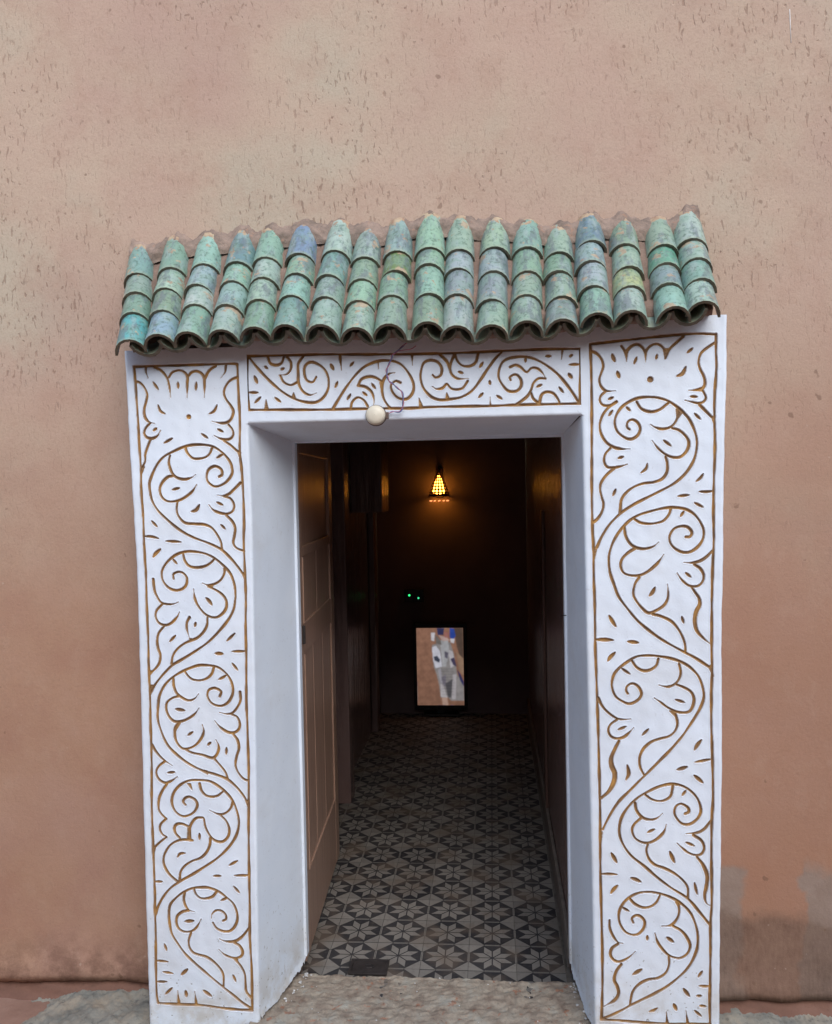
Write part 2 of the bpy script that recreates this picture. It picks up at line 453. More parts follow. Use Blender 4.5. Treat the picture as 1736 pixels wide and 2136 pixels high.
def grid_mesh(name, P):
    """P: (rows, cols, 3) array of points."""
    r, c = P.shape[:2]
    i = np.arange(r * c).reshape(r, c)
    q = np.stack([i[:-1, :-1], i[:-1, 1:], i[1:, 1:], i[1:, :-1]], -1).reshape(-1, 4)
    return np_mesh(name, P.reshape(-1, 3), q)


def box_bm(bm, x0, x1, y0, y1, z0, z1, bevel=0.0, mi=0):
    r = bmesh.ops.create_cube(bm, size=1.0)
    vs = r['verts']
    for v in vs:
        v.co = Vector(((x0 + x1) / 2 + v.co.x * (x1 - x0), (y0 + y1) / 2 + v.co.y * (y1 - y0), (z0 + z1) / 2 + v.co.z * (z1 - z0)))
    fs = {f for v in vs for f in v.link_faces}
    for f in fs:
        f.material_index = mi
    if bevel > 0:
        es = list({e for v in vs for e in v.link_edges})
        bmesh.ops.bevel(bm, geom=es, offset=bevel, segments=2, affect='EDGES', profile=0.6)


def bm_mesh(name, bm):
    bmesh.ops.recalc_face_normals(bm, faces=bm.faces)
    me = bpy.data.meshes.new(name)
    bm.to_mesh(me)
    bm.free()
    return me


def box(name, x0, x1, y0, y1, z0, z1, mat, parent=None, bevel=0.0):
    bm = bmesh.new()
    box_bm(bm, x0, x1, y0, y1, z0, z1, bevel)
    return link(name, bm_mesh(name, bm), mat, parent)


def lathe(name, prof, n, mat, parent=None, axis='Z', smooth=True, a0=0.0, a1=2 * math.pi):
    full = abs(a1 - a0 - 2 * math.pi) < 1e-6
    v, f = [], []
    m = n if full else n + 1
    for (r, h) in prof:
        for k in range(m):
            a = a0 + (a1 - a0) * k / n
            v.append((r * math.cos(a), r * math.sin(a), h) if axis == 'Z' else (r * math.cos(a), -h, r * math.sin(a)))
    for i in range(len(prof) - 1):
        for k in range(n):
            k2 = (k + 1) % m
            f.append((i * m + k, i * m + k2, (i + 1) * m + k2, (i + 1) * m + k))
    me = pydata(name, v, f)
    bm = bmesh.new()
    bm.from_mesh(me)
    bmesh.ops.remove_doubles(bm, verts=bm.verts, dist=1e-6)
    bmesh.ops.recalc_face_normals(bm, faces=bm.faces)
    bm.to_mesh(me)
    bm.free()
    return link(name, me, mat, parent, smooth)


def tube(name, pts, r, mat, parent=None, n=6):
    pts = [Vector(p) for p in pts]
    v, f = [], []
    for i, p in enumerate(pts):
        t = (pts[min(i + 1, len(pts) - 1)] - pts[max(i - 1, 0)]).normalized()
        a = t.orthogonal().normalized() if i == 0 else (pa - t * pa.dot(t)).normalized()
        pa = a
        b = t.cross(a)
        for k in range(n):
            w = 2 * math.pi * k / n
            v.append(p + a * (r * math.cos(w)) + b * (r * math.sin(w)))
    for i in range(len(pts) - 1):
        for k in range(n):
            f.append((i * n + k, i * n + (k + 1) % n, (i + 1) * n + (k + 1) % n, (i + 1) * n + k))
    f.append(tuple(range(n))[::-1])
    f.append(tuple(range((len(pts) - 1) * n, len(pts) * n)))
    return link(name, pydata(name, v, f), mat, parent, True)


def catmull(P, step=0.0012):
    P = np.asarray(P, float)
    if len(P) == 2:
        n = max(2, int(np.linalg.norm(P[1] - P[0]) / step))
        t = np.linspace(0, 1, n)[:, None]
        return P[0] * (1 - t) + P[1] * t
    Q = np.vstack([2 * P[0] - P[1], P, 2 * P[-1] - P[-2]])
    out = []
    for i in range(1, len(Q) - 2):
        p0, p1, p2, p3 = Q[i - 1], Q[i], Q[i + 1], Q[i + 2]
        n = max(2, int(np.linalg.norm(p2 - p1) / step) + 1)
        t = np.linspace(0, 1, n, endpoint=False)[:, None]
        out.append(0.5 * ((2 * p1) + (-p0 + p2) * t + (2 * p0 - 5 * p1 + 4 * p2 - p3) * t ** 2 + (-p0 + 3 * p1 - 3 * p2 + p3) * t ** 3))
    out.append(P[-1:])
    return np.vstack(out)


_w = np.random.default_rng(2)
_WK = [(_w.normal(size=2), _w.uniform(0, 6.28)) for _ in range(40)]


def wav(x, z, f, k0=0, n=8):
    """smooth pseudo noise in [-1, 1] of two coordinates, f cycles per metre"""
    s = 0
    for d, ph in _WK[k0:k0 + n]:
        s = s + np.sin(6.283 * f * (d[0] * x + d[1] * z) + ph)
    return s / math.sqrt(n * 2)


# ------------------------------------------------------------------ materials
def new_mat(name):
    m = bpy.data.materials.new(name)
    m.use_nodes = True
    nt = m.node_tree
    b = nt.nodes['Principled BSDF']
    return m, nt, b


class NT:
    def __init__(s, nt):
        s.nt = nt
        s.co = nt.nodes.new('ShaderNodeTexCoord')

    def n(s, t, **kw):
        nd = s.nt.nodes.new(t)
        for k, v in kw.items():
            setattr(nd, k, v)
        return nd

    def l(s, a, b):
        s.nt.links.new(a, b)

    def mapping(s, scale=(1, 1, 1), loc=(0, 0, 0), src='Object', rot=(0, 0, 0)):
        mp = s.n('ShaderNodeMapping')
        mp.inputs['Scale'].default_value = scale
        mp.inputs['Location'].default_value = loc
        mp.inputs['Rotation'].default_value = rot
        s.l(s.co.outputs[src], mp.inputs['Vector'])
        return mp.outputs['Vector']

    def noise(s, scale, detail=4, rough=0.55, vec=None, dist=0.0):
        nd = s.n('ShaderNodeTexNoise')
        nd.inputs['Scale'].default_value = scale
        nd.inputs['Detail'].default_value = detail
        nd.inputs['Roughness'].default_value = rough
        nd.inputs['Distortion'].default_value = dist
        s.l(vec if vec is not None else s.co.outputs['Object'], nd.inputs['Vector'])
        return nd.outputs['Fac']

    def ramp(s, fac, stops, interp='LINEAR'):
        r = s.n('ShaderNodeValToRGB')
        r.color_ramp.interpolation = interp
        els = r.color_ramp.elements
        while len(els) > 1:
            els.remove(els[0])
        for i, (p, c) in enumerate(stops):
            e = els[0] if i == 0 else els.new(p)
            e.position = p
            c = (c, c, c) if isinstance(c, (int, float)) else c
            e.color = (*c, 1)
        s.l(fac, r.inputs['Fac'])
        return r.outputs['Color']

    def mix(s, fac, a, b, mode='MIX'):
        m = s.n('ShaderNodeMix')
        m.data_type = 'RGBA'
        m.blend_type = mode
        m.clamp_result = False
        for sock, val in (('Factor', fac), ('A', a), ('B', b)):
            i = [x for x in m.inputs if x.name == sock and (x.type == 'RGBA' or sock == 'Factor' and x.type == 'VALUE')][0]
            if hasattr(val, 'links'):
                s.l(val, i)
            elif sock == 'Factor':
                i.default_value = val
            else:
                i.default_value = (*val, 1) if len(val) == 3 else val
        return [o for o in m.outputs if o.type == 'RGBA'][0]

    def math(s, op, a, b=None, c=None, clamp=False):
        m = s.n('ShaderNodeMath', operation=op)
        m.use_clamp = clamp
        for i, v in enumerate((a, b, c)):
            if v is None:
                continue
            if hasattr(v, 'links'):
                s.l(v, m.inputs[i])
            else:
                m.inputs[i].default_value = v
        return m.outputs[0]

    def step(s, v, lo, hi):
        m = s.n('ShaderNodeMapRange')
        m.interpolation_type = 'SMOOTHSTEP'
        m.inputs['From Min'].default_value = lo
        m.inputs['From Max'].default_value = hi
        s.l(v, m.inputs['Value'])
        return m.outputs['Result']

    def xyz(s, src='Object'):
        sp = s.n('ShaderNodeSeparateXYZ')
        s.l(s.co.outputs[src], sp.inputs[0])
        return sp.outputs

    def bump(s, h, strength, dist=0.01, prev=None):
        b = s.n('ShaderNodeBump')
        b.inputs['Strength'].default_value = strength
        b.inputs['Distance'].default_value = dist
        s.l(h, b.inputs['Height'])
        if prev is not None:
            s.l(prev, b.inputs['Normal'])
        return b.outputs['Normal']


def simple(name, col, rough=0.7, metal=0.0, var=0.25, scale=30, bump=0.15, spec=0.4):
    m, nt, b = new_mat(name)
    t = NT(nt)
    n1 = t.noise(scale, 5)
    c0 = tuple(c * (1 - var) for c in col)
    c1 = tuple(min(1, c * (1 + var)) for c in col)
    t.l(t.ramp(n1, [(0.3, c0), (0.7, c1)]), b.inputs['Base Color'])
    b.inputs['Roughness'].default_value = rough
    b.inputs['Metallic'].default_value = metal
    b.inputs['Specular IOR Level'].default_value = spec
    if bump:
        t.l(t.bump(t.noise(scale * 3, 4), bump, 0.004), b.inputs['Normal'])
    return m


def emit(name, col, strength):
    m, nt, b = new_mat(name)
    b.inputs['Base Color'].default_value = (*[c * 0.3 for c in col], 1)
    b.inputs['Emission Color'].default_value = (*col, 1)
    b.inputs['Emission Strength'].default_value = strength
    m.cycles.emission_sampling = 'AUTO' if strength > 5 else 'NONE'
    return m


def plaster_mat():
    m, nt, b = new_mat('white_plaster')
    t = NT(nt)
    x, y, z = t.xyz()
    at = t.n('ShaderNodeAttribute')
    at.attribute_name = 'groove'
    g = at.outputs['Fac']
    big = t.noise(5, 4)
    col = t.ramp(big, [(0.3, (0.725, 0.795, 0.89)), (0.7, (0.785, 0.85, 0.93))])
    # splashes and specks of street dirt near the foot
    low = t.step(z, 0.42, 0.0)
    sp = t.noise(95, 2, 0.5)
    spk = t.math('MULTIPLY', t.step(sp, 0.66, 0.72), t.math('ADD', t.math('MULTIPLY', low, 0.75), 0.14))
    col = t.mix(spk, col, (0.26, 0.24, 0.22))
    foot = t.math('MULTIPLY', t.step(z, 0.26, -0.03), t.step(t.noise(11, 5, 0.65), 0.40, 0.66))
    col = t.mix(t.math('MULTIPLY', foot, 0.62), col, (0.47, 0.40, 0.30))
    soil = t.math('MULTIPLY', t.step(t.noise(2.6, 5, 0.68), 0.46, 0.70), 0.20)
    col = t.mix(soil, col, (0.50, 0.47, 0.43))
    scuff = t.math('MULTIPLY', t.step(t.noise(1.0, 5, 0.7, t.mapping((30, 30, 9))), 0.64, 0.72), t.math('ADD', t.math('MULTIPLY', low, 0.45), 0.10))
    col = t.mix(scuff, col, (0.42, 0.38, 0.33))
    # ochre paint run into the incised lines
    och = t.ramp(t.noise(26, 4), [(0.30, (0.22, 0.132, 0.072)), (0.5, (0.34, 0.19, 0.075)), (0.68, (0.48, 0.265, 0.080))])
    halo = t.math('MULTIPLY', g, 1.0)
    col = t.mix(halo, col, och)
    t.l(col, b.inputs['Base Color'])
    b.inputs['Roughness'].default_value = 0.62
    b.inputs['Specular IOR Level'].default_value = 0.3
    h = t.math('ADD', t.noise(40, 5), t.math('MULTIPLY', t.noise(220, 3), 0.35))
    t.l(t.bump(h, 0.22, 0.004), b.inputs['Normal'])
    return m


def wall_mat():
    m, nt, b = new_mat('earth_render')
    t = NT(nt)
    x, y, z = t.xyz()
    n_big = t.noise(0.9, 4, 0.5)
    n_mid = t.noise(4.0, 5, 0.6)
    # newer, redder coat below; washed-out coat above with a wandering border
    zz = t.math('ADD', z, t.math('MULTIPLY', t.math('SUBTRACT', n_big, 0.5), 1.6))
    up = t.step(zz, 0.75, 2.15)
    lowc = t.ramp(n_mid, [(0.3, (0.37, 0.205, 0.142)), (0.52, (0.41, 0.245, 0.165)), (0.75, (0.44, 0.275, 0.20))])
    upc = t.ramp(t.noise(1.8, 4, 0.6), [(0.34, (0.50, 0.35, 0.275)), (0.5, (0.515, 0.385, 0.295)), (0.62, (0.50, 0.415, 0.32))])
    col = t.mix(up, lowc, upc)
    # light falloff right of the door, painted in as a redder, darker tone
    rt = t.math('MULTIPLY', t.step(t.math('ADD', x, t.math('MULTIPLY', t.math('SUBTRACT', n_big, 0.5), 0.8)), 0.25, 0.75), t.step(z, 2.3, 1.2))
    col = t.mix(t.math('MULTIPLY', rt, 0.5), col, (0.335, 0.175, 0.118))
    # faint violet / buff clouds
    col = t.mix(t.math('MULTIPLY', t.step(t.noise(1.7, 3, 0.5, t.mapping((1, 1, 1), (3, 0, 7))), 0.5, 0.68), 0.28), col, (0.40, 0.25, 0.215))
    # reddish dusty mottling
    col = t.mix(t.math('MULTIPLY', t.step(t.noise(7.5, 5, 0.72), 0.46, 0.68), 0.26), col, (0.40, 0.24, 0.175))
    col = t.mix(t.math('MULTIPLY', t.step(t.noise(17, 4, 0.7, t.mapping((1, 1, 0.7), (4, 0, 9))), 0.50, 0.72), 0.12), col, (0.52, 0.39, 0.30))
    # fine grain
    col = t.mix(t.math('MULTIPLY', t.step(t.noise(190, 4, 0.7), 0.45, 0.70), 0.22), col, (0.24, 0.145, 0.10))
    # drag pits of the trowel: short upright gouges, gathered in swarms in the upper coat
    vec = t.mapping((115, 1, 38))
    pit_n = t.noise(1.0, 2, 0.45, vec, 0.6)
    swarm = t.step(t.noise(1.9, 3, 0.6), 0.40, 0.60)
    upz = t.step(z, 1.15, 2.2)
    pit = t.math('MULTIPLY', t.step(pit_n, 0.585, 0.70), t.math('MULTIPLY', t.math('ADD', t.math('MULTIPLY', swarm, 0.75), 0.25), t.math('ADD', t.math('MULTIPLY', upz, 0.92), 0.06)))
    col = t.mix(t.math('MULTIPLY', pit, 0.50), col, (0.20, 0.11, 0.075))  # shading inside the gouges put into the colour as a dark tone
    # bare cement patches and street grime at the foot
    wob = t.math('MULTIPLY', t.math('SUBTRACT', t.noise(9, 4), 0.5), 0.16)
    xs = t.math('ADD', x, wob)
    zs = t.math('ADD', z, t.math('MULTIPLY', t.math('SUBTRACT', t.noise(7, 4), 0.5), 0.14))
    p1 = t.math('MULTIPLY', t.step(xs, 0.735, 0.70), t.math('MULTIPLY', t.step(xs, 0.50, 0.52), t.step(zs, 0.41, 0.37)))
    p2 = t.math('MULTIPLY', t.step(xs, 0.875, 0.895), t.math('MULTIPLY', t.step(xs, 1.35, 1.30), t.step(zs, 0.42, 0.37)))
    pp = t.math('MAXIMUM', p1, p2)
    orange = t.math('MULTIPLY', t.step(xs, 0.5, 0.6), t.step(zs, 0.55, 0.36))
    col = t.mix(t.math('MULTIPLY', orange, 0.4), col, (0.34, 0.17, 0.10))
    col = t.mix(t.math('MULTIPLY', pp, 0.72), col, t.ramp(t.noise(20, 4), [(0.3, (0.235, 0.195, 0.165)), (0.7, (0.30, 0.255, 0.22))]))
    gr = t.math('MULTIPLY', t.step(xs, 0.5, 0.58), t.step(zs, 0.275, 0.22))
    gl = t.math('MULTIPLY', t.step(xs, 0.2, 0.1), t.step(zs, 0.17, 0.02))
    grime = t.ramp(t.math('ADD', t.math('MULTIPLY', t.noise(13, 5, 0.72), 0.55), t.math('MULTIPLY', t.noise(1.0, 4, 0.7, t.mapping((120, 1, 30))), 0.45)), [(0.33, (0.085, 0.052, 0.038)), (0.5, (0.165, 0.105, 0.078)), (0.72, (0.235, 0.16, 0.115))])
    col = t.mix(t.math('MULTIPLY', gr, 0.74), col, grime)
    gl2 = t.math('MULTIPLY', gl, t.step(t.noise(11, 6, 0.7), 0.36, 0.64))
    col = t.mix(t.math('MULTIPLY', gl2, 0.72), col, (0.16, 0.085, 0.06))
    # the odd dark fleck anywhere, and tiny pale chips
    col = t.mix(t.math('MULTIPLY', t.step(t.noise(26, 2, 0.4), 0.735, 0.77), 0.5), col, (0.16, 0.09, 0.06))
    col = t.mix(t.math('MULTIPLY', t.step(t.noise(60, 1, 0.4, t.mapping((1, 1, 1), (5, 2, 1))), 0.79, 0.82), 0.25), col, (0.58, 0.48, 0.40))
    t.l(col, b.inputs['Base Color'])
    b.inputs['Roughness'].default_value = 0.9
    b.inputs['Specular IOR Level'].default_value = 0.2
    h = t.math('SUBTRACT', t.math('ADD', t.math('MULTIPLY', t.noise(3.5, 5), 0.9), t.math('MULTIPLY', t.noise(90, 5, 0.7), 0.34)), t.math('MULTIPLY', pit, 0.5))
    t.l(t.bump(h, 0.45, 0.010), b.inputs['Normal'])
    return m


def glaze_mat():
    m, nt, b = new_mat('glazed_tile')
    t = NT(nt)
    oi = t.n('ShaderNodeObjectInfo')
    off = t.n('ShaderNodeVectorMath', operation='SCALE')
    off.inputs['Scale'].default_value = 37.0
    cmb = t.n('ShaderNodeCombineXYZ')
    for i in range(3):
        t.l(oi.outputs['Random'], cmb.inputs[i])
    t.l(cmb.outputs[0], off.inputs[0])
    add = t.n('ShaderNodeVectorMath', operation='ADD')
    t.l(t.mapping((1, 0.14, 1)), add.inputs[0])
    t.l(off.outputs[0], add.inputs[1])
    v = add.outputs[0]
    st = t.n('ShaderNodeVectorMath', operation='MULTIPLY')
    st.inputs[1].default_value = (1, 0.3, 0.6)
    t.l(v, st.inputs[0])
    vs = st.outputs[0]
    base = oi.outputs['Color']
    col = t.mix(t.math('MULTIPLY', t.step(t.noise(22, 4, 0.62, v), 0.42, 0.62), 0.55), base, (0.22, 0.34, 0.265))
    col = t.mix(t.math('MULTIPLY', t.step(t.noise(34, 4, 0.65, vs), 0.50, 0.66), 0.6), col, (0.33, 0.41, 0.40))
    col = t.mix(t.math('MULTIPLY', t.step(t.noise(26, 5, 0.74, vs), 0.50, 0.62), 0.6), col, (0.13, 0.145, 0.18))
    col = t.mix(t.math('MULTIPLY', t.step(t.noise(75, 4, 0.7, v), 0.50, 0.64), 0.6), col, (0.07, 0.125, 0.09))
    col = t.mix(t.math('MULTIPLY', t.step(t.xyz()[1], 0.10, 0.0), 0.45), col, (0.36, 0.42, 0.30))
    # glaze lost to the biscuit: random chips, and the unglazed upper end
    yy = t.xyz()[1]
    chip = t.step(t.noise(19, 5, 0.66, v), 0.60, 0.64)
    end = t.step(t.math('ADD', yy, t.math('MULTIPLY', t.math('SUBTRACT', t.noise(40, 3, 0.6, v), 0.5), 0.70)), 0.86, 0.90)
    bis = t.ramp(t.noise(50, 4, 0.6, v), [(0.35, (0.34, 0.21, 0.14)), (0.65, (0.50, 0.39, 0.26))])
    mk = t.math('MAXIMUM', t.math('MULTIPLY', chip, 0.8), end)
    col = t.mix(mk, col, bis)
    # clay body on the cut lower rim and underside (attribute painted per face)
    at = t.n('ShaderNodeAttribute')
    at.attribute_name = 'body'
    col = t.mix(at.outputs['Fac'], col, t.ramp(t.noise(40, 4, 0.6, v), [(0.35, (0.085, 0.072, 0.05)), (0.65, (0.17, 0.145, 0.105))]))
    t.l(col, b.inputs['Base Color'])
    rr = t.math('ADD', t.math('MULTIPLY', t.noise(30, 4, 0.6, v), 0.45), 0.16)
    t.l(t.math('MAXIMUM', rr, t.math('MULTIPLY', mk, 0.85)), b.inputs['Roughness'])
    b.inputs['Specular IOR Level'].default_value = 0.45
    t.l(t.bump(t.noise(45, 5, 0.6, v), 0.25, 0.004), b.inputs['Normal'])
    return m


def speckle(name, stops, scale, rough=0.9, bump=0.6, dist=0.012, extra=None):
    m, nt, b = new_mat(name)
    t = NT(nt)
    col = t.ramp(t.noise(scale, 6, 0.66), stops)
    if extra:
        for (sc, lo, hi, amt, c) in extra:
            col = t.mix(t.math('MULTIPLY', t.step(t.noise(sc, 4, 0.6, t.mapping((1, 1, 1), (sc, 1, 2))), lo, hi), amt), col, c)
    t.l(col, b.inputs['Base Color'])
    b.inputs['Roughness'].default_value = rough
    b.inputs['Specular IOR Level'].default_value = 0.2
    h = t.math('ADD', t.noise(scale * 1.3, 5, 0.68), t.math('MULTIPLY', t.noise(scale * 9, 3), 0.25))
    t.l(t.bump(h, bump, dist), b.inputs['Normal'])
    return m


def wood_mat(name, dark, light, rough=0.38):
    m, nt, b = new_mat(name)
    t = NT(nt)
    g = t.noise(1.0, 6, 0.6, t.mapping((60, 60, 3.5)), 0.8)
    col = t.ramp(g, [(0.3, dark), (0.7, light)])
    t.l(col, b.inputs['Base Color'])
    b.inputs['Roughness'].default_value = rough
    t.l(t.bump(g, 0.6, 0.005), b.inputs['Normal'])
    return m


def gloss_wall(name, c0, c1, rough):
    m, nt, b = new_mat(name)
    t = NT(nt)
    t.l(t.ramp(t.noise(3, 6, 0.6), [(0.3, c0), (0.7, c1)]), b.inputs['Base Color'])
    b.inputs['Roughness'].default_value = rough
    b.inputs['Specular IOR Level'].default_value = 0.5
    h = t.noise(1.0, 4, 0.6, t.mapping((25, 25, 3)))
    t.l(t.bump(h, 0.75 if rough < 0.5 else 0.08, 0.014), b.inputs['Normal'])
    return m


def tile_mat(name, c0, c1):
    m, nt, b = new_mat(name)
    t = NT(nt)
    oi = t.n('ShaderNodeObjectInfo')
    geo = t.n('ShaderNodeNewGeometry')
    col = t.ramp(oi.outputs['Random'], [(0.0, c0), (1.0, c1)])
    nz = t.n('ShaderNodeTexNoise')
    nz.inputs['Scale'].default_value = 7
    nz.inputs['Detail'].default_value = 6
    t.l(geo.outputs['Position'], nz.inputs['Vector'])
    col = t.mix(t.math('MULTIPLY', t.step(nz.outputs['Fac'], 0.46, 0.68), 0.6), col, (0.155, 0.115, 0.085))
    nz2 = t.n('ShaderNodeTexNoise')
    nz2.inputs['Scale'].default_value = 60
    nz2.inputs['Detail'].default_value = 5
    t.l(geo.outputs['Position'], nz2.inputs['Vector'])
    col = t.mix(t.math('MULTIPLY', t.step(nz2.outputs['Fac'], 0.5, 0.75), 0.35), col, (0.10, 0.085, 0.07))
    t.l(col, b.inputs['Base Color'])
    b.inputs['Roughness'].default_value = 0.65
    b.inputs['Specular IOR Level'].default_value = 0.25
    t.l(t.bump(nz2.outputs['Fac'], 0.15, 0.002), b.inputs['Normal'])
    return m


M = dict(
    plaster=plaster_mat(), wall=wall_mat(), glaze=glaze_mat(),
    clay=speckle('clay_bedding', [(0.3, (0.16, 0.105, 0.082)), (0.5, (0.235, 0.16, 0.125)), (0.7, (0.31, 0.215, 0.172))], 14,
                 extra=[(45, 0.6, 0.7, 0.5, (0.16, 0.12, 0.09))]),
    mortar=speckle('grey_mortar', [(0.3, (0.16, 0.125, 0.10)), (0.5, (0.27, 0.20, 0.16)), (0.72, (0.40, 0.29, 0.23))], 22,
                   extra=[(30, 0.6, 0.72, 0.6, (0.42, 0.23, 0.15))]),
    earth=speckle('street_earth', [(0.3, (0.23, 0.13, 0.095)), (0.5, (0.30, 0.18, 0.135)), (0.72, (0.36, 0.23, 0.18))], 5),
    cement=speckle('rough_cement', [(0.28, (0.14, 0.145, 0.13)), (0.45, (0.235, 0.23, 0.20)), (0.6, (0.32, 0.29, 0.235)), (0.75, (0.24, 0.255, 0.235))], 9,
                   extra=[(55, 0.56, 0.68, 0.55, (0.11, 0.105, 0.095)), (6, 0.55, 0.7, 0.45, (0.43, 0.34, 0.24))]),
    footing=speckle('red_footing', [(0.3, (0.15, 0.08, 0.06)), (0.55, (0.21, 0.112, 0.082)), (0.75, (0.25, 0.14, 0.105))], 9, bump=0.4,
                    extra=[(40, 0.62, 0.7, 0.5, (0.13, 0.075, 0.055))]),
    slab=speckle('threshold_earth', [(0.27, (0.15, 0.098, 0.074)), (0.40, (0.25, 0.198, 0.155)), (0.54, (0.33, 0.28, 0.222)), (0.70, (0.345, 0.335, 0.29))], 15, bump=0.6, dist=0.015,
                 extra=[(34, 0.60, 0.68, 0.7, (0.30, 0.13, 0.075)), (70, 0.60, 0.70, 0.5, (0.12, 0.085, 0.065))]),
    core=speckle('bare_earth_core', [(0.3, (0.08, 0.06, 0.05)), (0.5, (0.15, 0.11, 0.09)), (0.7, (0.28, 0.23, 0.19))], 30),
    wood=wood_mat('door_wood', (0.31, 0.188, 0.138), (0.46, 0.295, 0.215), 0.28),
    wood_dark=wood_mat('frame_wood', (0.085, 0.045, 0.035), (0.14, 0.078, 0.06), 0.4),
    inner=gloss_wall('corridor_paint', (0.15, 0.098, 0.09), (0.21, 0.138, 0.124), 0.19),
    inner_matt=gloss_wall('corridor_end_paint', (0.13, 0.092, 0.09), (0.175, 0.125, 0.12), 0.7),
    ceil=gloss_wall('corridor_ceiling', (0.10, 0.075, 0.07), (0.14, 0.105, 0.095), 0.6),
    skirt=simple('skirting_render', (0.17, 0.145, 0.125), 0.6),
    t_light=tile_mat('tile_grey', (0.165, 0.154, 0.140), (0.235, 0.217, 0.194)),
    t_dark=tile_mat('tile_black', (0.022, 0.022, 0.026), (0.045, 0.043, 0.045)),
    grout=simple('grout', (0.12, 0.105, 0.09), 0.9),
    iron=simple('dark_iron', (0.045, 0.038, 0.036), 0.6, 0.3),
    black=simple('black_plastic', (0.012, 0.012, 0.013), 0.45, bump=0),
    ivory=simple('ivory_plastic', (0.74, 0.68, 0.55), 0.35, var=0.05, bump=0),
    brownp=simple('brown_plastic', (0.12, 0.08, 0.065), 0.5, bump=0),
    wire_b=simple('blue_wire', (0.13, 0.16, 0.33), 0.5, bump=0),
    wire_r=simple('red_wire', (0.42, 0.16, 0.22), 0.5, bump=0),
    brass=simple('lamp_brass', (0.10, 0.055, 0.025), 0.45, 0.7, bump=0),
    bulb=emit('lamp_glow', (1.0, 0.345, 0.035), 14.0),
    bead=emit('lamp_bead', (1.0, 0.33, 0.12), 0.9),
    led=emit('green_led', (0.03, 1.0, 0.22), 1.3),
    led2=emit('green_led_dim', (0.06, 0.8, 0.35), 0.7),
    facing=simple('facing_render', (0.43, 0.28, 0.205), 0.9, scale=2, bump=0),
    white=simple('white_paint_mark', (0.75, 0.74, 0.72), 0.8, bump=0),
    crumb=simple('plaster_crumbs', (0.58, 0.57, 0.56), 0.9, bump=0),
)

# ------------------------------------------------------------------ ground
S = 160.0
nx = np.concatenate([np.linspace(-S, -3, 12)[:-1], np.linspace(-3, 3, 121), np.linspace(3, S, 12)[1:]])
ny = np.concatenate([np.linspace(-S, -3, 12)[:-1], np.linspace(-3, 0.30, 100)])
X, Y = np.meshgrid(nx, ny)
Z = -0.055 + 0.006 * wav(X, Y, 1.3) * (np.abs(X) < 4) + 0.003 * wav(X, Y, 5, 8) * (np.abs(X) < 4)
ground = struct(link('ground', grid_mesh('ground', np.stack([X, Y, Z], -1)), M['earth']))

# unseen wall across the narrow street behind the camera, added to block low sky
Xg, Zg = np.meshgrid(np.linspace(-14, 14, 60), np.linspace(-0.08, 4.6, 20))
Yg = -7.4 + 0.03 * wav(Xg, Zg, 0.3, 4)
wo_ = struct(link('wall_opposite', grid_mesh('wall_opposite', np.stack([Xg[:, ::-1], Yg, Zg], -1)), M['facing']))
Xg, Yg = np.meshgrid(np.linspace(-14, 14, 60), np.linspace(-7.7, -7.35, 6))
link('coping', grid_mesh('coping', np.stack([Xg, Yg, 4.6 + 0.02 * wav(Xg, Yg, 0.5, 3)], -1)), M['clay'], wo_)

# cement apron heaped against the wall on both sides of the door
def apron(x0, x1, edge, top, seed):
    xs = np.linspace(x0, x1, 150)
    vs = np.linspace(0, 1, 60)
    Xg, V = np.meshgrid(xs, vs)
    yb = 0.205
    yf = edge(Xg)
    Yg = yb + (yf - yb) * V
    e = np.clip(np.minimum((Xg - x0) / 0.08, (x1 - Xg) / 0.08), 0, 1)
    prof = np.clip((1 - V) * 6, 0, 1) ** 0.5
    Zg = -0.065 + (top(Xg) + 0.065) * prof * e ** 0.5 * (1 - 0.1 * V) + 0.006 * wav(Xg, Yg, 6, seed) + 0.004 * wav(Xg, Yg, 16, seed + 6) + 0.0025 * wav(Xg, Yg, 45, seed + 9)
    return grid_mesh('pavement', np.stack([Xg, Yg, Zg], -1))


ap = struct(link('pavement', apron(-1.60, -0.70, lambda x: -0.35 + 0.05 * wav(x, x * 0, 2), lambda x: -0.022 - 0.05 * np.clip((-1.22 - x) / 0.3, 0, 1) ** 1.3, 3), M['cement']))
ap2 = struct(link('pavement', apron(0.40, 1.05, lambda x: -0.30 + 0.05 * wav(x, x * 0, 3, 9), lambda x: -0.035 + 0 * x, 12), M['cement']))

# ------------------------------------------------------------------ earth-rendered wall
wall = empty('rendered_wall', (0, 0.2, 0), 'tall terracotta earth-rendered wall with pitted plaster round the doorway', 'wall')


def wall_y(x, z):
    y = 0.2 + 0.006 * wav(x, z, 0.7, 4) + 0.0008 * wav(x, z, 3, 14) + 0.0004 * wav(x, z, 11, 22)
    lip = 0.018 * np.exp(-((z - 0.02) / 0.05) ** 2) + 0.006 * np.exp(-((z - 0.10) / 0.08) ** 2)
    return y - lip * (1 + 0.4 * wav(x, z, 5, 3))


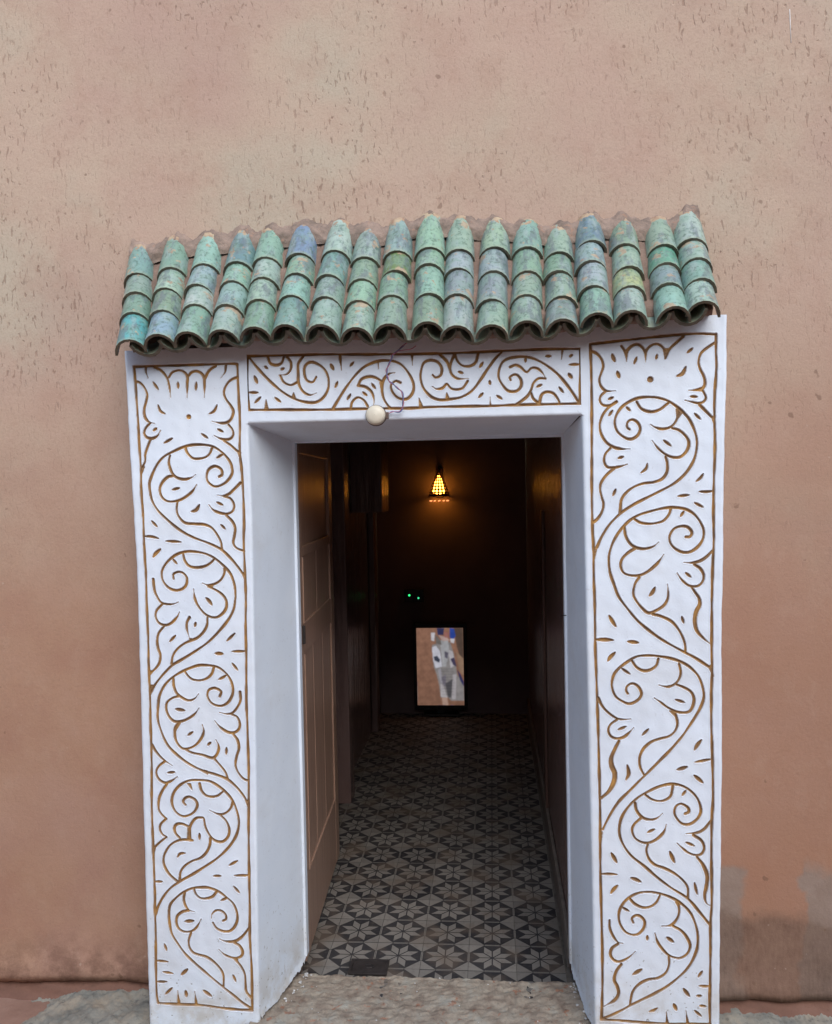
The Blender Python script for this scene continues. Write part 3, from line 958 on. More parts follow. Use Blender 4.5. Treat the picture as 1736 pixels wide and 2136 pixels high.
def wall_part(name, x0, x1, z0, z1, st):
    nxp, nzp = max(2, int((x1 - x0) / st)), max(2, int((z1 - z0) / st))
    Xg, Zg = np.meshgrid(np.linspace(x0, x1, nxp), np.linspace(z0, z1, nzp))
    if z0 < 0.5:
        bot = 0.004 + 0.007 * wav(Xg, Xg * 0, 3.2, 6) + 0.003 * wav(Xg, Xg * 0, 14, 17)
        Zg = np.where(Zg < 0.35, Zg + (bot - z0) * (1 - (Zg - z0) / (0.35 - z0)), Zg)
    Yg = wall_y(Xg, Zg)
    P = np.stack([Xg, Yg, Zg], -1)
    if z0 < 0.5:   # turn the lower edge back under
        back = P[0].copy()
        back[:, 1] += 0.06
        back[:, 2] += 0.006
        P = np.concatenate([back[None], P], 0)
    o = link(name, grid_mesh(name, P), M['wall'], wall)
    o.matrix_parent_inverse = Matrix.Translation((0, -0.2, 0))
    return o


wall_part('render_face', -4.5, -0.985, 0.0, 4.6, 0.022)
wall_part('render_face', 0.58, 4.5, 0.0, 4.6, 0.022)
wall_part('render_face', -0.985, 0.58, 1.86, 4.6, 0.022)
# footing band under the render lip
for x0, x1 in ((-4.5, -0.99), (0.585, 4.5)):
    Xg, V = np.meshgrid(np.linspace(x0, x1, 160), np.linspace(0, 1, 8))
    Yg = 0.206 - 0.05 * V + 0.006 * wav(Xg, V, 3, 5)
    Zg = 0.012 - 0.085 * V + 0.004 * wav(Xg, V, 4, 11)
    o = link('footing', grid_mesh('footing', np.stack([Xg, Yg, Zg], -1)), M['footing'], wall)
    o.matrix_parent_inverse = Matrix.Translation((0, -0.2, 0))
# a stub of cement knocked on the wall foot, right, and two hairline white scratches
for (x, z, l, dx) in ((0.87, 2.875, 0.095, 0.0015),):
    yy = float(wall_y(np.array(x), np.array(z)))
    o = tube('paint_scratch', [(x, yy - 0.0008, z), (x + dx, yy - 0.001, z - l / 2), (x + dx * 2.2, yy - 0.0008, z - l)], 0.0011, M['white'], wall, 5)
    o.matrix_parent_inverse = Matrix.Translation((0, -0.2, 0))

# ------------------------------------------------------------------ door surround with incised panels
surround = empty('door_surround', (-0.2, 0.0, 0.0), 'white plaster door surround with ochre scrollwork cut into both pillars and lintel', 'door surround')
SUR_INV = Matrix.Translation((0.2, 0, 0))

L_OUT = [(-0.06, -1.021), (0.242, -1.022), (0.808, -1.020), (1.175, -1.018), (1.477, -1.024), (1.736, -1.032), (1.922, -1.036), (2.1, -1.038)]
L_IN = [(-0.06, -0.692), (0.103, -0.690), (0.331, -0.688), (1.065, -0.678), (1.471, -0.675), (1.728, -0.679), (2.1, -0.680)]
R_IN = [(-0.06, 0.260), (0.108, 0.259), (0.454, 0.258), (0.721, 0.255), (1.498, 0.250), (1.726, 0.248), (2.1, 0.247)]
R_OUT = [(-0.06, 0.600), (0.219, 0.604), (0.437, 0.608), (0.724, 0.614), (1.116, 0.618), (1.468, 0.624), (1.839, 0.636), (1.981, 0.639), (2.1, 0.641)]
LINT_BOT = [(-0.68, 1.728), (-0.45, 1.7275), (-0.2, 1.729), (0.05, 1.731), (0.248, 1.730)]


def itp(tab, v):
    a = np.array(tab)
    return np.interp(v, a[:, 0], a[:, 1])


def top_z(x):
    return np.interp(x, [-1.04, -0.6, 0.1, 0.64], [1.945, 1.965, 1.955, 1.995])


def face_y(x, z):
    return 0.0012 * wav(x, z, 3.2, 2) + 0.0005 * wav(x, z, 14, 20)


def carve(Xg, Zg, txt, xl_row, xr_row):
    """signed distance to the nearest stroke and its id, on a (rows, cols) grid"""
    rows, cols = Xg.shape
    z0, dz = None, None
    SD = np.full(Xg.shape, 0.02, np.float32)
    ID = np.full(Xg.shape, -1, np.int32)
    names = []
    Zc = Zg[:, 0]
    R = 0.009

    def window(x, z, r):
        i0 = np.searchsorted(Zc, z - r)
        i1 = np.searchsorted(Zc, z + r)
        if i1 <= i0:
            return None
        k = (i0 + i1) // 2
        k = min(k, rows - 1)
        w = (xr_row[k] - xl_row[k]) / (cols - 1)
        j0 = max(0, int((x - r - xl_row[k]) / w) - 1)
        j1 = min(cols, int((x + r - xl_row[k]) / w) + 2)
        if j1 <= j0:
            return None
        return i0, i1, j0, j1

    def stamp(x, z, hw, sid):
        wd = window(x, z, R + hw)
        if wd is None:
            return
        i0, i1, j0, j1 = wd
        d = np.hypot(Xg[i0:i1, j0:j1] - x, Zg[i0:i1, j0:j1] - z) - hw
        sub = SD[i0:i1, j0:j1]
        mk = d < sub
        sub[mk] = d[mk]
        ID[i0:i1, j0:j1][mk] = sid

    for ln in txt.strip().splitlines():
        k, *pts = ln.split()
        P = [[float(c) * 1e-4 for c in p.split(',')] for p in pts]
        if k == 'o':
            names.append('drilled_dot')
            stamp(P[0][0], P[0][1], P[0][2] * 0.9, len(names) - 1)
            continue
        if k == 'f':
            sid = max(0, len(names) - 1)
            A = np.array(P)
            c = A.mean(0)
            A = c + (A - c) * 0.86
            for u in np.linspace(0, 1, 13):
                for v in np.linspace(0, 1, 13):
                    if len(A) == 3:
                        if u + v > 1:
                            continue
                        q = A[0] + (A[1] - A[0]) * u + (A[2] - A[0]) * v
                    else:
                        q = (A[0] * (1 - u) + A[1] * u) * (1 - v) + (A[3] * (1 - u) + A[2] * u) * v
                    stamp(q[0], q[1], 0.0016, sid)
            continue
        names.append('carved_dash' if k in 'dD' else 'carved_line')
        sid = len(names) - 1
        C = catmull(P)
        n = len(C)
        t = np.linspace(0, 1, n)
        ln_m = n * 0.0012
        jit = 0.0006 * np.sin(np.arange(n) * 0.045 + sid * 1.7) + 0.00025 * np.sin(np.arange(n) * 0.13 + sid)
        if k in 'dD':
            w = (0.0041 if k == 'd' else 0.0054) * np.clip(np.sin(np.pi * (0.08 + 0.84 * t)), 0, 1) ** 0.7
        else:
            base = {'s': 0.0037, 't': 0.0038, 'w': 0.0053, 'W': 0.0066}[k]
            w = np.full(n, base) + jit
            if k in 'tw':
                w *= np.clip((1 - t) * ln_m / 0.03, 0.3, 1)
            if k in 'wW':
                w *= 0.65 + 0.35 * np.sin(np.pi * t)
        for q, hw in zip(C, w):
            stamp(q[0], q[1], max(hw, 0.0008), sid)
    return SD, ID, names


def sstep(a, b, v):
    t = np.clip((v - a) / (b - a), 0, 1)
    return t * t * (3 - 2 * t)


EDGE_R = 0.010


def carved_face(part_name, label, Xg, Zg, txt, edges):
    """edges: distance array (m) to the rounded arrises"""
    xl, xr = Xg[:, 0], Xg[:, -1]
    SD, ID, names = carve(Xg, Zg, txt, xl, xr)
    depth = 0.0062 * sstep(0.0008, -0.0026, SD)
    ed = np.clip(edges, 0, EDGE_R)
    rnd = EDGE_R - np.sqrt(np.maximum(EDGE_R ** 2 - (EDGE_R - ed) ** 2, 0))
    Yg = face_y(Xg, Zg) + depth + rnd
    # slightly raised burr beside the cut
    Yg -= 0.0009 * np.exp(-((SD - 0.0018) / 0.0012) ** 2)
    groove = sstep(0.0007, -0.0007, SD).astype(np.float32)
    P = np.stack([Xg, Yg, Zg], -1).reshape(-1, 3)
    r, c = Xg.shape
    i = np.arange(r * c).reshape(r, c)
    Q = np.stack([i[:-1, :-1], i[:-1, 1:], i[1:, 1:], i[1:, :-1]], -1).reshape(-1, 4)
    sdf = SD.ravel()[Q].min(1)
    pick = SD.ravel()[Q].argmin(1)
    fid = np.where(sdf < 0.0016, ID.ravel()[Q[np.arange(len(Q)), pick]], -1)
    gr = groove.ravel()
    # true normals of the relief, shared by the face and its cut lines
    dYx = np.gradient(Yg, axis=1) / np.gradient(Xg, axis=1)
    dYz = np.gradient(Yg, axis=0) / np.gradient(Zg, axis=0)
    N = np.stack([dYx, -np.ones_like(Yg), dYz], -1).reshape(-1, 3)
    N /= np.linalg.norm(N, axis=1)[:, None]

    def sub(name, sel, parent):
        q = Q[sel]
        us, inv = np.unique(q, return_inverse=True)
        me = np_mesh(name, P[us], inv.reshape(-1, 4))
        at = me.attributes.new('groove', 'FLOAT', 'POINT')
        at.data.foreach_set('value', gr[us])
        me.normals_split_custom_set_from_vertices(N[us].tolist())
        o = link(name, me, M['plaster'], parent)
        return o

    face = sub(part_name, fid < 0, surround)
    face.matrix_parent_inverse = SUR_INV
    face['label'] = label
    F2 = fid.reshape(r - 1, c - 1)
    for k, nm in enumerate(names):
        cells = np.argwhere(F2 == k)
        if len(cells) < 4:
            continue
        left_ = set(map(tuple, cells))
        while left_:                         # one object for each unbroken cut
            st = [left_.pop()]
            comp = []
            while st:
                a, b = st.pop()
                comp.append(a * (c - 1) + b)
                for nb in ((a + 1, b), (a - 1, b), (a, b + 1), (a, b - 1), (a + 1, b + 1), (a - 1, b - 1), (a + 1, b - 1), (a - 1, b + 1)):
                    if nb in left_:
                        left_.remove(nb)
                        st.append(nb)
            sub(nm, np.array(sorted(comp)), face)
    return P.reshape(r, c, 3)


STEP = 0.0016


def pillar(part_name, label, out_tab, in_tab, txt, left):
    zt = 1.94 if left else 1.981
    rows = int((zt + 0.06) / STEP)
    cols = int(0.345 / STEP)
    zc = np.linspace(-0.06, zt, rows)
    a = itp(out_tab, zc)
    b = itp(in_tab, zc)
    a = a + 0.0012 * wav(zc, zc * 0, 2.3, 3) + 0.0006 * wav(zc, zc * 0, 11, 9)
    xl, xr = (a, b) if left else (b, a)
    u = np.linspace(0, 1, cols)
    Xg = xl[:, None] * (1 - u) + xr[:, None] * u
    Zg = np.repeat(zc[:, None], cols, 1)
    d_out = np.abs(Xg - a[:, None])
    d_in = np.abs(Xg - b[:, None]) + np.clip((Zg - 1.722) * 3, 0, 1)
    edges = np.minimum(d_out, d_in)
    P = carved_face(part_name, label, Xg, Zg, txt, edges)
    # outer return back to the wall
    oc = P[:, 0 if left else -1][::10]
    ys = np.linspace(0, 1, 8)
    R_ = np.repeat(oc[:, None, :], 8, 1)
    R_[:, :, 1] = oc[:, None, 1] + (0.24 - oc[:, None, 1]) * ys
    if left:
        R_ = R_[:, ::-1]
    o = link('outer_return', grid_mesh('outer_return', R_), M['plaster'], surround)
    o.matrix_parent_inverse = SUR_INV
    return P


PL = pillar('carved_pillar', 'left pillar face cut with five scrolling leaf circles', L_OUT, L_IN, CARVE_LEFT, True)
PR = pillar('carved_pillar', 'right pillar face cut with scrolling leaf circles, taller than the left', R_OUT, R_IN, CARVE_RIGHT, False)

# lintel
cols = int(0.928 / STEP)
rows = int(0.275 / STEP)
zt = 2.0
u = np.linspace(0, 1, cols)
v = np.linspace(0, 1, rows)
xl0, xr0 = -0.6795, 0.2475
xs = xl0 + (xr0 - xl0) * u
zb = itp(LINT_BOT, xs) + 0.0010 * wav(xs, xs * 0, 5, 7) + 0.0006 * wav(xs, xs * 0, 17, 1)
zrow = 1.722 + (zt - 1.722) * v
Zg = np.repeat(zrow[:, None], cols, 1)
Xg = np.repeat(xs[None, :], rows, 0)
# follow the pillars' inner edges exactly
aL, bR = itp(L_IN, zrow), itp(R_IN, zrow)
Xg = aL[:, None] * (1 - u) + bR[:, None] * u
low = np.clip((zb[None, :] - 1.722) * (1 - v[:, None]) ** 6, 0, None)
Zc_keep = Zg.copy()
edges = (Zg - 1.722)
LP = carved_face('carved_lintel', 'lintel face cut with a running scroll of curling vines', Xg, Zg, CARVE_LINTEL, edges)

# splayed reveals and soffit
REAR_Y = 0.272
REAR_L, REAR_R, REAR_Z = -0.616, 0.2225, 1.684


def strip(name, A, B, n=14, flip=False, bow=0.0):
    t = np.linspace(0, 1, n)[None, :, None]
    P = A[:, None, :] * (1 - t) + B[:, None, :] * t
    nz = 0.0012 * wav(P[..., 1] * 3, P[..., 2] + P[..., 0], 3, 9)
    P[..., 0] += nz * (np.sin(np.pi * t[..., 0]))
    P[..., 2] += nz * (np.sin(np.pi * t[..., 0])) * (1 if name == 'soffit' else 0)
    if flip:
        P = P[:, ::-1]
    o = link(name, grid_mesh(name, P), M['plaster'], surround)
    o.matrix_parent_inverse = SUR_INV
    return o


def reveal(Pcol, rear_x, left):
    e = Pcol[(Pcol[:, 2] > -0.03) & (Pcol[:, 2] < 1.7225)][::6].copy()
    e = np.vstack([e, Pcol[np.argmin(abs(Pcol[:, 2] - 1.7222))]])
    B = e.copy()
    B[:, 0] = rear_x + 0.0012 * wav(e[:, 2], e[:, 2] * 0, 2, 4)
    B[:, 1] = REAR_Y
    f = (e[:, 2] - e[0, 2]) / (e[-1, 2] - e[0, 2])
    B[:, 2] = e[0, 2] + (REAR_Z + (0.0 if left else 0.006) + 0.002 - e[0, 2]) * f
    n = 60
    t = np.linspace(0, 1, n)[None, :]
    P = e[:, None, :] * (1 - t[..., None]) + B[:, None, :] * t[..., None]
    P[..., 0] += (0.0007 * wav(P[..., 1] * 2, P[..., 2], 2, 9)) * np.sin(np.pi * t)
    # ragged foot of the plaster coat
    foot = 0.004 + 0.026 * t ** 2 + 0.012 * np.abs(wav(P[0, :, 1][None], t * 0, 5, 5)) + 0.004 * wav(P[0, :, 1][None], t * 0, 16, 12) + 0.0025 * wav(P[0, :, 1][None], t * 0, 60, 22) + 0.016 * t ** 2 * np.abs(wav(P[0, :, 1][None], t * 0, 26, 18))
    low = 0.22
    Z = P[..., 2]
    P[..., 2] = np.where(Z < low, foot + (low - foot) * (Z - Z[0]) / (low - Z[0]), Z)
    # the coat curls out a little at its broken edge
    P[..., 0] += (1 if left else -1) * (0.006 * np.exp(-((P[..., 2] - foot) / 0.012) ** 2)) * (0.6 + 0.4 * wav(P[..., 1], P[..., 2], 30, 3))
    if not left:
        P = P[:, ::-1]
    o = link('reveal', grid_mesh('reveal', P), M['plaster'], surround)
    o.matrix_parent_inverse = SUR_INV
    # bare core behind the coat
    s = -0.006 if left else 0.006
    c = np.array([[e[0, 0] + s, 0.012, -0.05], [rear_x + s, REAR_Y, -0.05], [rear_x + s, REAR_Y, 0.3], [e[0, 0] + s, 0.012, 0.3]])
    tt = np.linspace(0, 1, 40)
    g = np.zeros((24, 40, 3))
    for k, vv in enumerate(np.linspace(0, 1, 24)):
        g[k] = (c[0] * (1 - tt[:, None]) + c[1] * tt[:, None]) * (1 - vv) + (c[3] * (1 - tt[:, None]) + c[2] * tt[:, None]) * vv
    g[..., 0] += 0.004 * wav(g[..., 1], g[..., 2], 14, 6) + s * 0.3
    if not left:
        g = g[:, ::-1]
    o = link('bare_core', grid_mesh('bare_core', g), M['core'], surround)
    o.matrix_parent_inverse = SUR_INV


reveal(PL[:, -1], REAR_L, True)
reveal(PR[:, 0], REAR_R, False)
eA = LP[0][::6]
eB = eA.copy()
tt = (eA[:, 0] - eA[0, 0]) / (eA[-1, 0] - eA[0, 0])
eB[:, 0] = REAR_L + (REAR_R - REAR_L) * tt
eB[:, 1] = REAR_Y
eB[:, 2] = REAR_Z + 0.006 * tt + 0.0008 * wav(eB[:, 0], eB[:, 0] * 0, 4, 2)
strip('soffit', eA, eB)
# narrow painted stop frame behind the reveals
for nm, a in (('stop_frame', (REAR_L - 0.05, REAR_L + 0.0065, REAR_Y - 0.004, REAR_Y + 0.03, 0.05, REAR_Z + 0.02)),
              ('stop_frame', (REAR_R - 0.0065, REAR_R + 0.05, REAR_Y - 0.004, REAR_Y + 0.03, 0.05, REAR_Z + 0.02)),
              ('stop_frame', (REAR_L + 0.0066, REAR_R - 0.0066, REAR_Y - 0.0035, REAR_Y + 0.03, REAR_Z - 0.004, REAR_Z + 0.02))):
    o = box(nm, *a, M['plaster'], surround, 0.002)
    o.matrix_parent_inverse = SUR_INV
o = box('crack', REAR_R - 0.0175, REAR_R - 0.001, REAR_Y - 0.0052, REAR_Y - 0.0035, 1.133, 1.1352, M['black'], surround)
o.matrix_parent_inverse = SUR_INV

# ------------------------------------------------------------------ tiled canopy
canopy = empty('tiled_canopy', (-0.2, 0.2, 1.9), 'small sloping canopy of green and blue glazed barrel tiles above the door', 'roof')
CAN_INV = Matrix.Translation((0.2, -0.2, -1.9))
COVER = [(-0.973, 1.949, -1.060, 2.296), (-0.893, 1.961, -0.946, 2.319), (-0.810, 1.966, -0.844, 2.322), (-0.719, 1.968, -0.735, 2.327),
         (-0.626, 1.971, -0.648, 2.333), (-0.537, 1.975, -0.547, 2.341), (-0.448, 1.971, -0.438, 2.343), (-0.352, 1.960, -0.351, 2.319),
         (-0.259, 1.966, -0.258, 2.340), (-0.163, 1.968, -0.170, 2.351), (-0.081, 1.956, -0.078, 2.338), (0.009, 1.955, 0.025, 2.328),
         (0.099, 1.961, 0.120, 2.319), (0.190, 1.963, 0.210, 2.298), (0.281, 1.976, 0.297, 2.327), (0.372, 1.978, 0.397, 2.311),
         (0.475, 1.985, 0.497, 2.309), (0.553, 1.994, 0.580, 2.323)]
COVER = [(a, b, c, d) for a, b, c, d in COVER]
EY, TY = -0.12, 0.185


def barrel(name, r0, r1, th, n=9, span=math.pi, up=True, sag=1.0):
    """half tube along +Y (0 lower end, 1 upper end); crown at z = 0 when up, trough at z = 0 when not"""
    v, f, body = [], [], []
    for (yy, r) in ((0.0, r0), (0.5, (r0 + r1) / 2), (1.0, r1)):
        for rr in (r, r - th):
            for k in range(n + 1):
                a = -span / 2 + span * k / n
                x = rr * math.sin(a)
                z = (rr * math.cos(a) - r) * sag
                v.append((x, yy, z if up else -z))
    m = n + 1
    for s in range(2):
        o0, o1 = s * 2 * m, (s + 1) * 2 * m
        for k in range(n):
            f.append((o0 + k, o0 + k + 1, o1 + k + 1, o1 + k))
            body.append(0.0 if up else 1.0)
            f.append((o0 + m + k + 1, o0 + m + k, o1 + m + k, o1 + m + k + 1))
            body.append(1.0 if up else 0.0)
        for k in (0, n):
            b2 = len(v)
            v.extend([v[o0 + k], v[o1 + k], v[o1 + m + k], v[o0 + m + k]])
            f.append((b2, b2 + 1, b2 + 2, b2 + 3))
            body.append(1.0)
    for base in (0, 4 * m):                 # cut ends keep their own vertices so the edge stays crisp
        b2 = len(v)
        v.extend(v[base:base + 2 * m])
        for k in range(n):
            f.append((b2 + k, b2 + m + k, b2 + m + k + 1, b2 + k + 1))
            body.append(1.0)
    me = pydata(name, v, f)
    bm = bmesh.new()
    bm.from_mesh(me)
    bm.to_mesh(me)
    bm.free()
    at = me.attributes.new('body', 'FLOAT', 'FACE')
    at.data.foreach_set('value', body)
    for p in me.polygons:
        p.use_smooth = abs(p.normal.y) < 0.7
    me.materials.append(M['glaze'])
    return me


ME_COVER = [barrel('roof_tile', 0.0455 + d, 0.0410 + d * 0.5, 0.0070, span=math.radians(174), sag=s_) for d, s_ in ((0, 1.18), (0.001, 1.24), (-0.0012, 1.14))]
ME_TOP = [barrel('roof_tile', 0.0455 + d, 0.0385 + d, 0.0070, span=math.radians(174), sag=1.10) for d in (0, 0.0015)]
ME_PAN = barrel('pan_tile', 0.0475, 0.0445, 0.0080, span=math.radians(158), up=False, sag=1.28)

PALETTE = [(0.27, 0.47, 0.40), (0.27, 0.44, 0.31), (0.33, 0.48, 0.46), (0.36, 0.49, 0.38), (0.28, 0.38, 0.41), (0.42, 0.53, 0.47),
           (0.31, 0.43, 0.30), (0.24, 0.43, 0.40), (0.33, 0.39, 0.42), (0.37, 0.50, 0.43), (0.26, 0.44, 0.34)]
SPECIAL = {(0, 0): (0.10, 0.42, 0.44), (8, 2): (0.20, 0.30, 0.10), (5, 3): (0.20, 0.29, 0.45), (15, 1): (0.42, 0.46, 0.22), (2, 1): (0.52, 0.60, 0.56),
           (16, 2): (0.13, 0.38, 0.26), (13, 0): (0.27, 0.30, 0.31), (1, 0): (0.26, 0.38, 0.48), (10, 0): (0.42, 0.46, 0.44), (14, 3): (0.16, 0.26, 0.36), (3, 3): (0.20, 0.36, 0.40)}


def place(me, lo, hi, side, nrm, name, col):
    """tile object running from lo (lower end) to hi (upper end)"""
    ax = hi - lo
    L = ax.length
    yv = ax.normalized()
    xv = (side - yv * side.dot(yv)).normalized()
    zv = xv.cross(yv).normalized()
    o = bpy.data.objects.new(name, me)
    COL.objects.link(o)
    o.parent = canopy
    o.matrix_parent_inverse = CAN_INV
    o.matrix_basis = Matrix(((xv.x, yv.x * L, zv.x, lo.x), (xv.y, yv.y * L, zv.y, lo.y), (xv.z, yv.z * L, zv.z, lo.z), (0, 0, 0, 1)))
    o.color = (*col, 1)
    return o


FR = [0.0, 0.235, 0.465, 0.665, 1.0]
for i, (ex, ez, tx, tz) in enumerate(COVER):
    lo = Vector((ex, EY, ez))
    hi = Vector((tx, TY, tz))
    ax = (hi - lo)
    side = Vector((1, random.uniform(-0.04, 0.04), random.uniform(-0.05, 0.05)))
    nrm = side.cross(ax).normalized()
    fr = [0.0] + [f + random.uniform(-0.03, 0.03) for f in FR[1:4]] + [1.0]
    for k in range(4):
        a, b = fr[k], fr[k + 1] + (0.06 if k < 3 else 0.0)
        p = lo + ax * a + nrm * (0.002 + random.uniform(-0.001, 0.001)) + side * random.uniform(-0.003, 0.003)
        q = lo + ax * b - nrm * 0.009 + side * random.uniform(-0.003, 0.003)
        if k == 3:
            q = hi - nrm * 0.004
        me = random.choice(ME_TOP) if k == 3 else random.choice(ME_COVER)
        c = SPECIAL.get((i, k)) or random.choice(PALETTE)
        g_ = sum(c) / 3
        c = [0.86 * x + 0.14 * y for x, y in zip(c, (g_ * 0.86, g_ * 1.12, g_ * 0.95))]
        kk = random.uniform(0.68, 1.06)
        c = tuple(x * kk for x in c)
        place(me, p, q, side + Vector((0, 0, random.uniform(-0.05, 0.05))), nrm, 'roof_tile', c)
# channels between the covers
for i in range(len(COVER) - 1):
    c0, c1 = COVER[i], COVER[i + 1]
    lo = Vector(((c0[0] + c1[0]) / 2, EY + 0.004, (c0[1] + c1[1]) / 2))
    hi = Vector(((c0[2] + c1[2]) / 2, TY, (c0[3] + c1[3]) / 2))
    ax = hi - lo
    side = Vector((c1[0] - c0[0], 0, c1[1] - c0[1])).normalized()
    nrm = side.cross(ax).normalized()
    for k in range(2):
        p = lo + ax * (0.5 * k) - nrm * (0.070 - 0.004 * k)
        q = lo + ax * (0.5 * k + 0.53) - nrm * (0.072 - 0.002 * k)
        place(ME_PAN, p, q, side, nrm, 'pan_tile', (0.22, 0.24, 0.17))
# clay packing in the channels, one run for each gap
for i in range(len(COVER) - 1):
    c0, c1 = COVER[i], COVER[i + 1]
    P = np.zeros((26, 9, 3))
    for a in range(26):
        t = a / 25 * 0.90 + 0.10
        for b in range(9):
            w = (b / 8)
            x = (c0[0] * (1 - w) + c1[0] * w) * (1 - t) + (c0[2] * (1 - w) + c1[2] * w) * t
            z = (c0[1] * (1 - w) + c1[1] * w) * (1 - t) + (c0[3] * (1 - w) + c1[3] * w) * t
            y = EY * (1 - t) + TY * t
            dn = 0.038 + 0.010 * math.sin(math.pi * w) * (1.0 if t < 0.6 else 0.6) - 0.004 * t - 0.0035 * float(wav(x + 0.3 * i, t * 0.6, 9, 3)) - 0.002 * float(wav(x, t, 26, 8))
            if t < 0.16:
                dn += 0.03 * (1 - (t - 0.10) / 0.06)
            P[a, b] = (x, y + dn * 0.78, z - dn * 0.62)
    o = link('clay_packing', grid_mesh('clay_packing', P), M['clay'], canopy)
    o.matrix_parent_inverse = CAN_INV
# bed under the tiles: a wedge whose underside shows as a dark line at the eave
def bed():
    xs = np.linspace(-0.995, 0.590, 60)
    ez = np.interp(xs, [c[0] for c in COVER], [c[1] for c in COVER])
    tz = np.interp(xs, [c[2] for c in COVER], [c[3] for c in COVER])
    rows_ = []
    for (y, z) in ((0.24, ez - 0.02), (0.02, ez - 0.012), (-0.03, ez - 0.020), (-0.045, ez - 0.004), (0.24, tz - 0.02)):
        rows_.append(np.stack([xs, np.full_like(xs, y) + 0.004 * wav(xs, xs * 0, 6, 4), z + 0.003 * wav(xs, xs * 0, 9, 9)], -1))
    return grid_mesh('clay_bed', np.stack(rows_, 0)[::-1])
o = link('clay_bed', bed(), M['clay'], canopy)
o.matrix_parent_inverse = CAN_INV
# mortar fillet along the wall behind the tile heads
xs = np.linspace(-1.085, 0.61, 260)
hz = np.interp(xs, [c[2] for c in COVER], [c[3] for c in COVER])
ph = np.interp(xs, [c[2] for c in COVER], np.arange(len(COVER)))
crest = 0.5 + 0.5 * np.cos(2 * math.pi * ph)
P = np.zeros((16, len(xs), 3))
for k in range(16):
    a = k / 15
    off = np.sin(math.pi * min(1.0, a * 1.02))
    z = hz - 0.080 + 0.010 * crest + a * (0.078 + 0.010 * crest + 0.008 * wav(xs, xs * 0, 5, 3) + 0.006 * wav(xs, xs * 0, 19, 13) + 0.003 * wav(xs, xs * 0, 60, 23))
    y = 0.213 - (0.050 - 0.006 * crest) * (1 - a ** 3) - 0.004 * wav(xs, xs * 0 + a * 0.1, 16, 7) - 0.0025 * wav(xs, xs * 0 + a * 0.1, 45, 17)
    P[k] = np.stack([xs, y, z], -1)
o = link('mortar_fillet', grid_mesh('mortar_fillet', P), M['mortar'], canopy)
o.matrix_parent_inverse = CAN_INV
# ------------------------------------------------------------------ threshold
Xg, Yg = np.meshgrid(np.linspace(-0.72, 0.29, 240), np.linspace(-0.45, 0.262, 170))
Zg = 0.007 + 0.004 * wav(Xg, Yg, 3, 5) + 0.0030 * wav(Xg, Yg, 11, 15) + 0.0022 * wav(Xg, Yg, 30, 25) + 0.0012 * wav(Xg, Yg, 60, 5)
Zg -= np.clip((0.02 - Yg) / 0.45, 0, 1) ** 1.2 * 0.055
yb = 0.248 - 0.012 * (Xg + 0.2) + 0.004 * wav(Xg, Xg * 0, 6, 9) + 0.002 * wav(Xg, Xg * 0, 25, 2)
last = Yg > 0.235
Yg = np.where(last, 0.235 + (Yg - 0.235) / (0.262 - 0.235) * (yb - 0.235), Yg)
Zg[-1] -= 0.02
Zg[-2] -= 0.003
slab = struct(link('threshold', grid_mesh('threshold', np.stack([Xg, Yg, Zg], -1)), M['slab']))

# ------------------------------------------------------------------ corridor
CX0, CX1, CY0, CY1, CZ = -0.775, 0.228, 0.30, 3.40, 2.45
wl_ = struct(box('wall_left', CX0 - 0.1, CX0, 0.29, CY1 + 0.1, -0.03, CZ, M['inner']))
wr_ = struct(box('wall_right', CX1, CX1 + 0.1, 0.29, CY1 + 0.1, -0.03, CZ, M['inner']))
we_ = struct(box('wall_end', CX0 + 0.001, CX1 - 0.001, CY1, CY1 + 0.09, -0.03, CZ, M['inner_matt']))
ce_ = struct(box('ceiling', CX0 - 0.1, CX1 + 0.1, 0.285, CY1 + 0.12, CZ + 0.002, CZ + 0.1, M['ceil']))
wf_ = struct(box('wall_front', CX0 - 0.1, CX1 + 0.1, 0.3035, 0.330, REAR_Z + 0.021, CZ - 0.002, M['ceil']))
box('return', CX0 - 0.1, REAR_L - 0.03, 0.3035, 0.330, -0.03, REAR_Z + 0.018, M['inner'], wf_)
# bulkhead and shallow pilasters on the left
box('bulkhead', CX0 + 0.002, -0.60, 2.33, 2.64, 1.395, CZ - 0.003, M['inner'], wl_, 0.004)
box('pilaster', CX0 + 0.002, -0.705, 1.72, 1.84, 0.0, CZ - 0.004, M['inner'], wl_, 0.006)
box('pilaster', CX0 + 0.002, -0.735, 2.95, 3.06, 0.0, CZ - 0.004, M['inner'], wl_, 0.006)
# low rail and skirting on the right
box('skirting', CX1 - 0.014, CX1 - 0.001, 0.335, CY1 - 0.002, 0.0, 0.105, M['skirt'], wr_, 0.003)
box('jamb_lining', CX1 - 0.008, CX1 + 0.03, 0.303, 0.40, 0.0, CZ - 0.006, M['wood_dark'], wr_, 0.003)
box('niche_post', CX1 - 0.012, CX1 - 0.001, 1.42, 1.52, 0.1, 1.42, M['wood_dark'], wr_, 0.003)

# floor of printed star tiles
floor = struct(box('floor', CX0, CX1, 0.15, CY1, -0.03, -0.0035, M['grout']))
TP = 0.1545


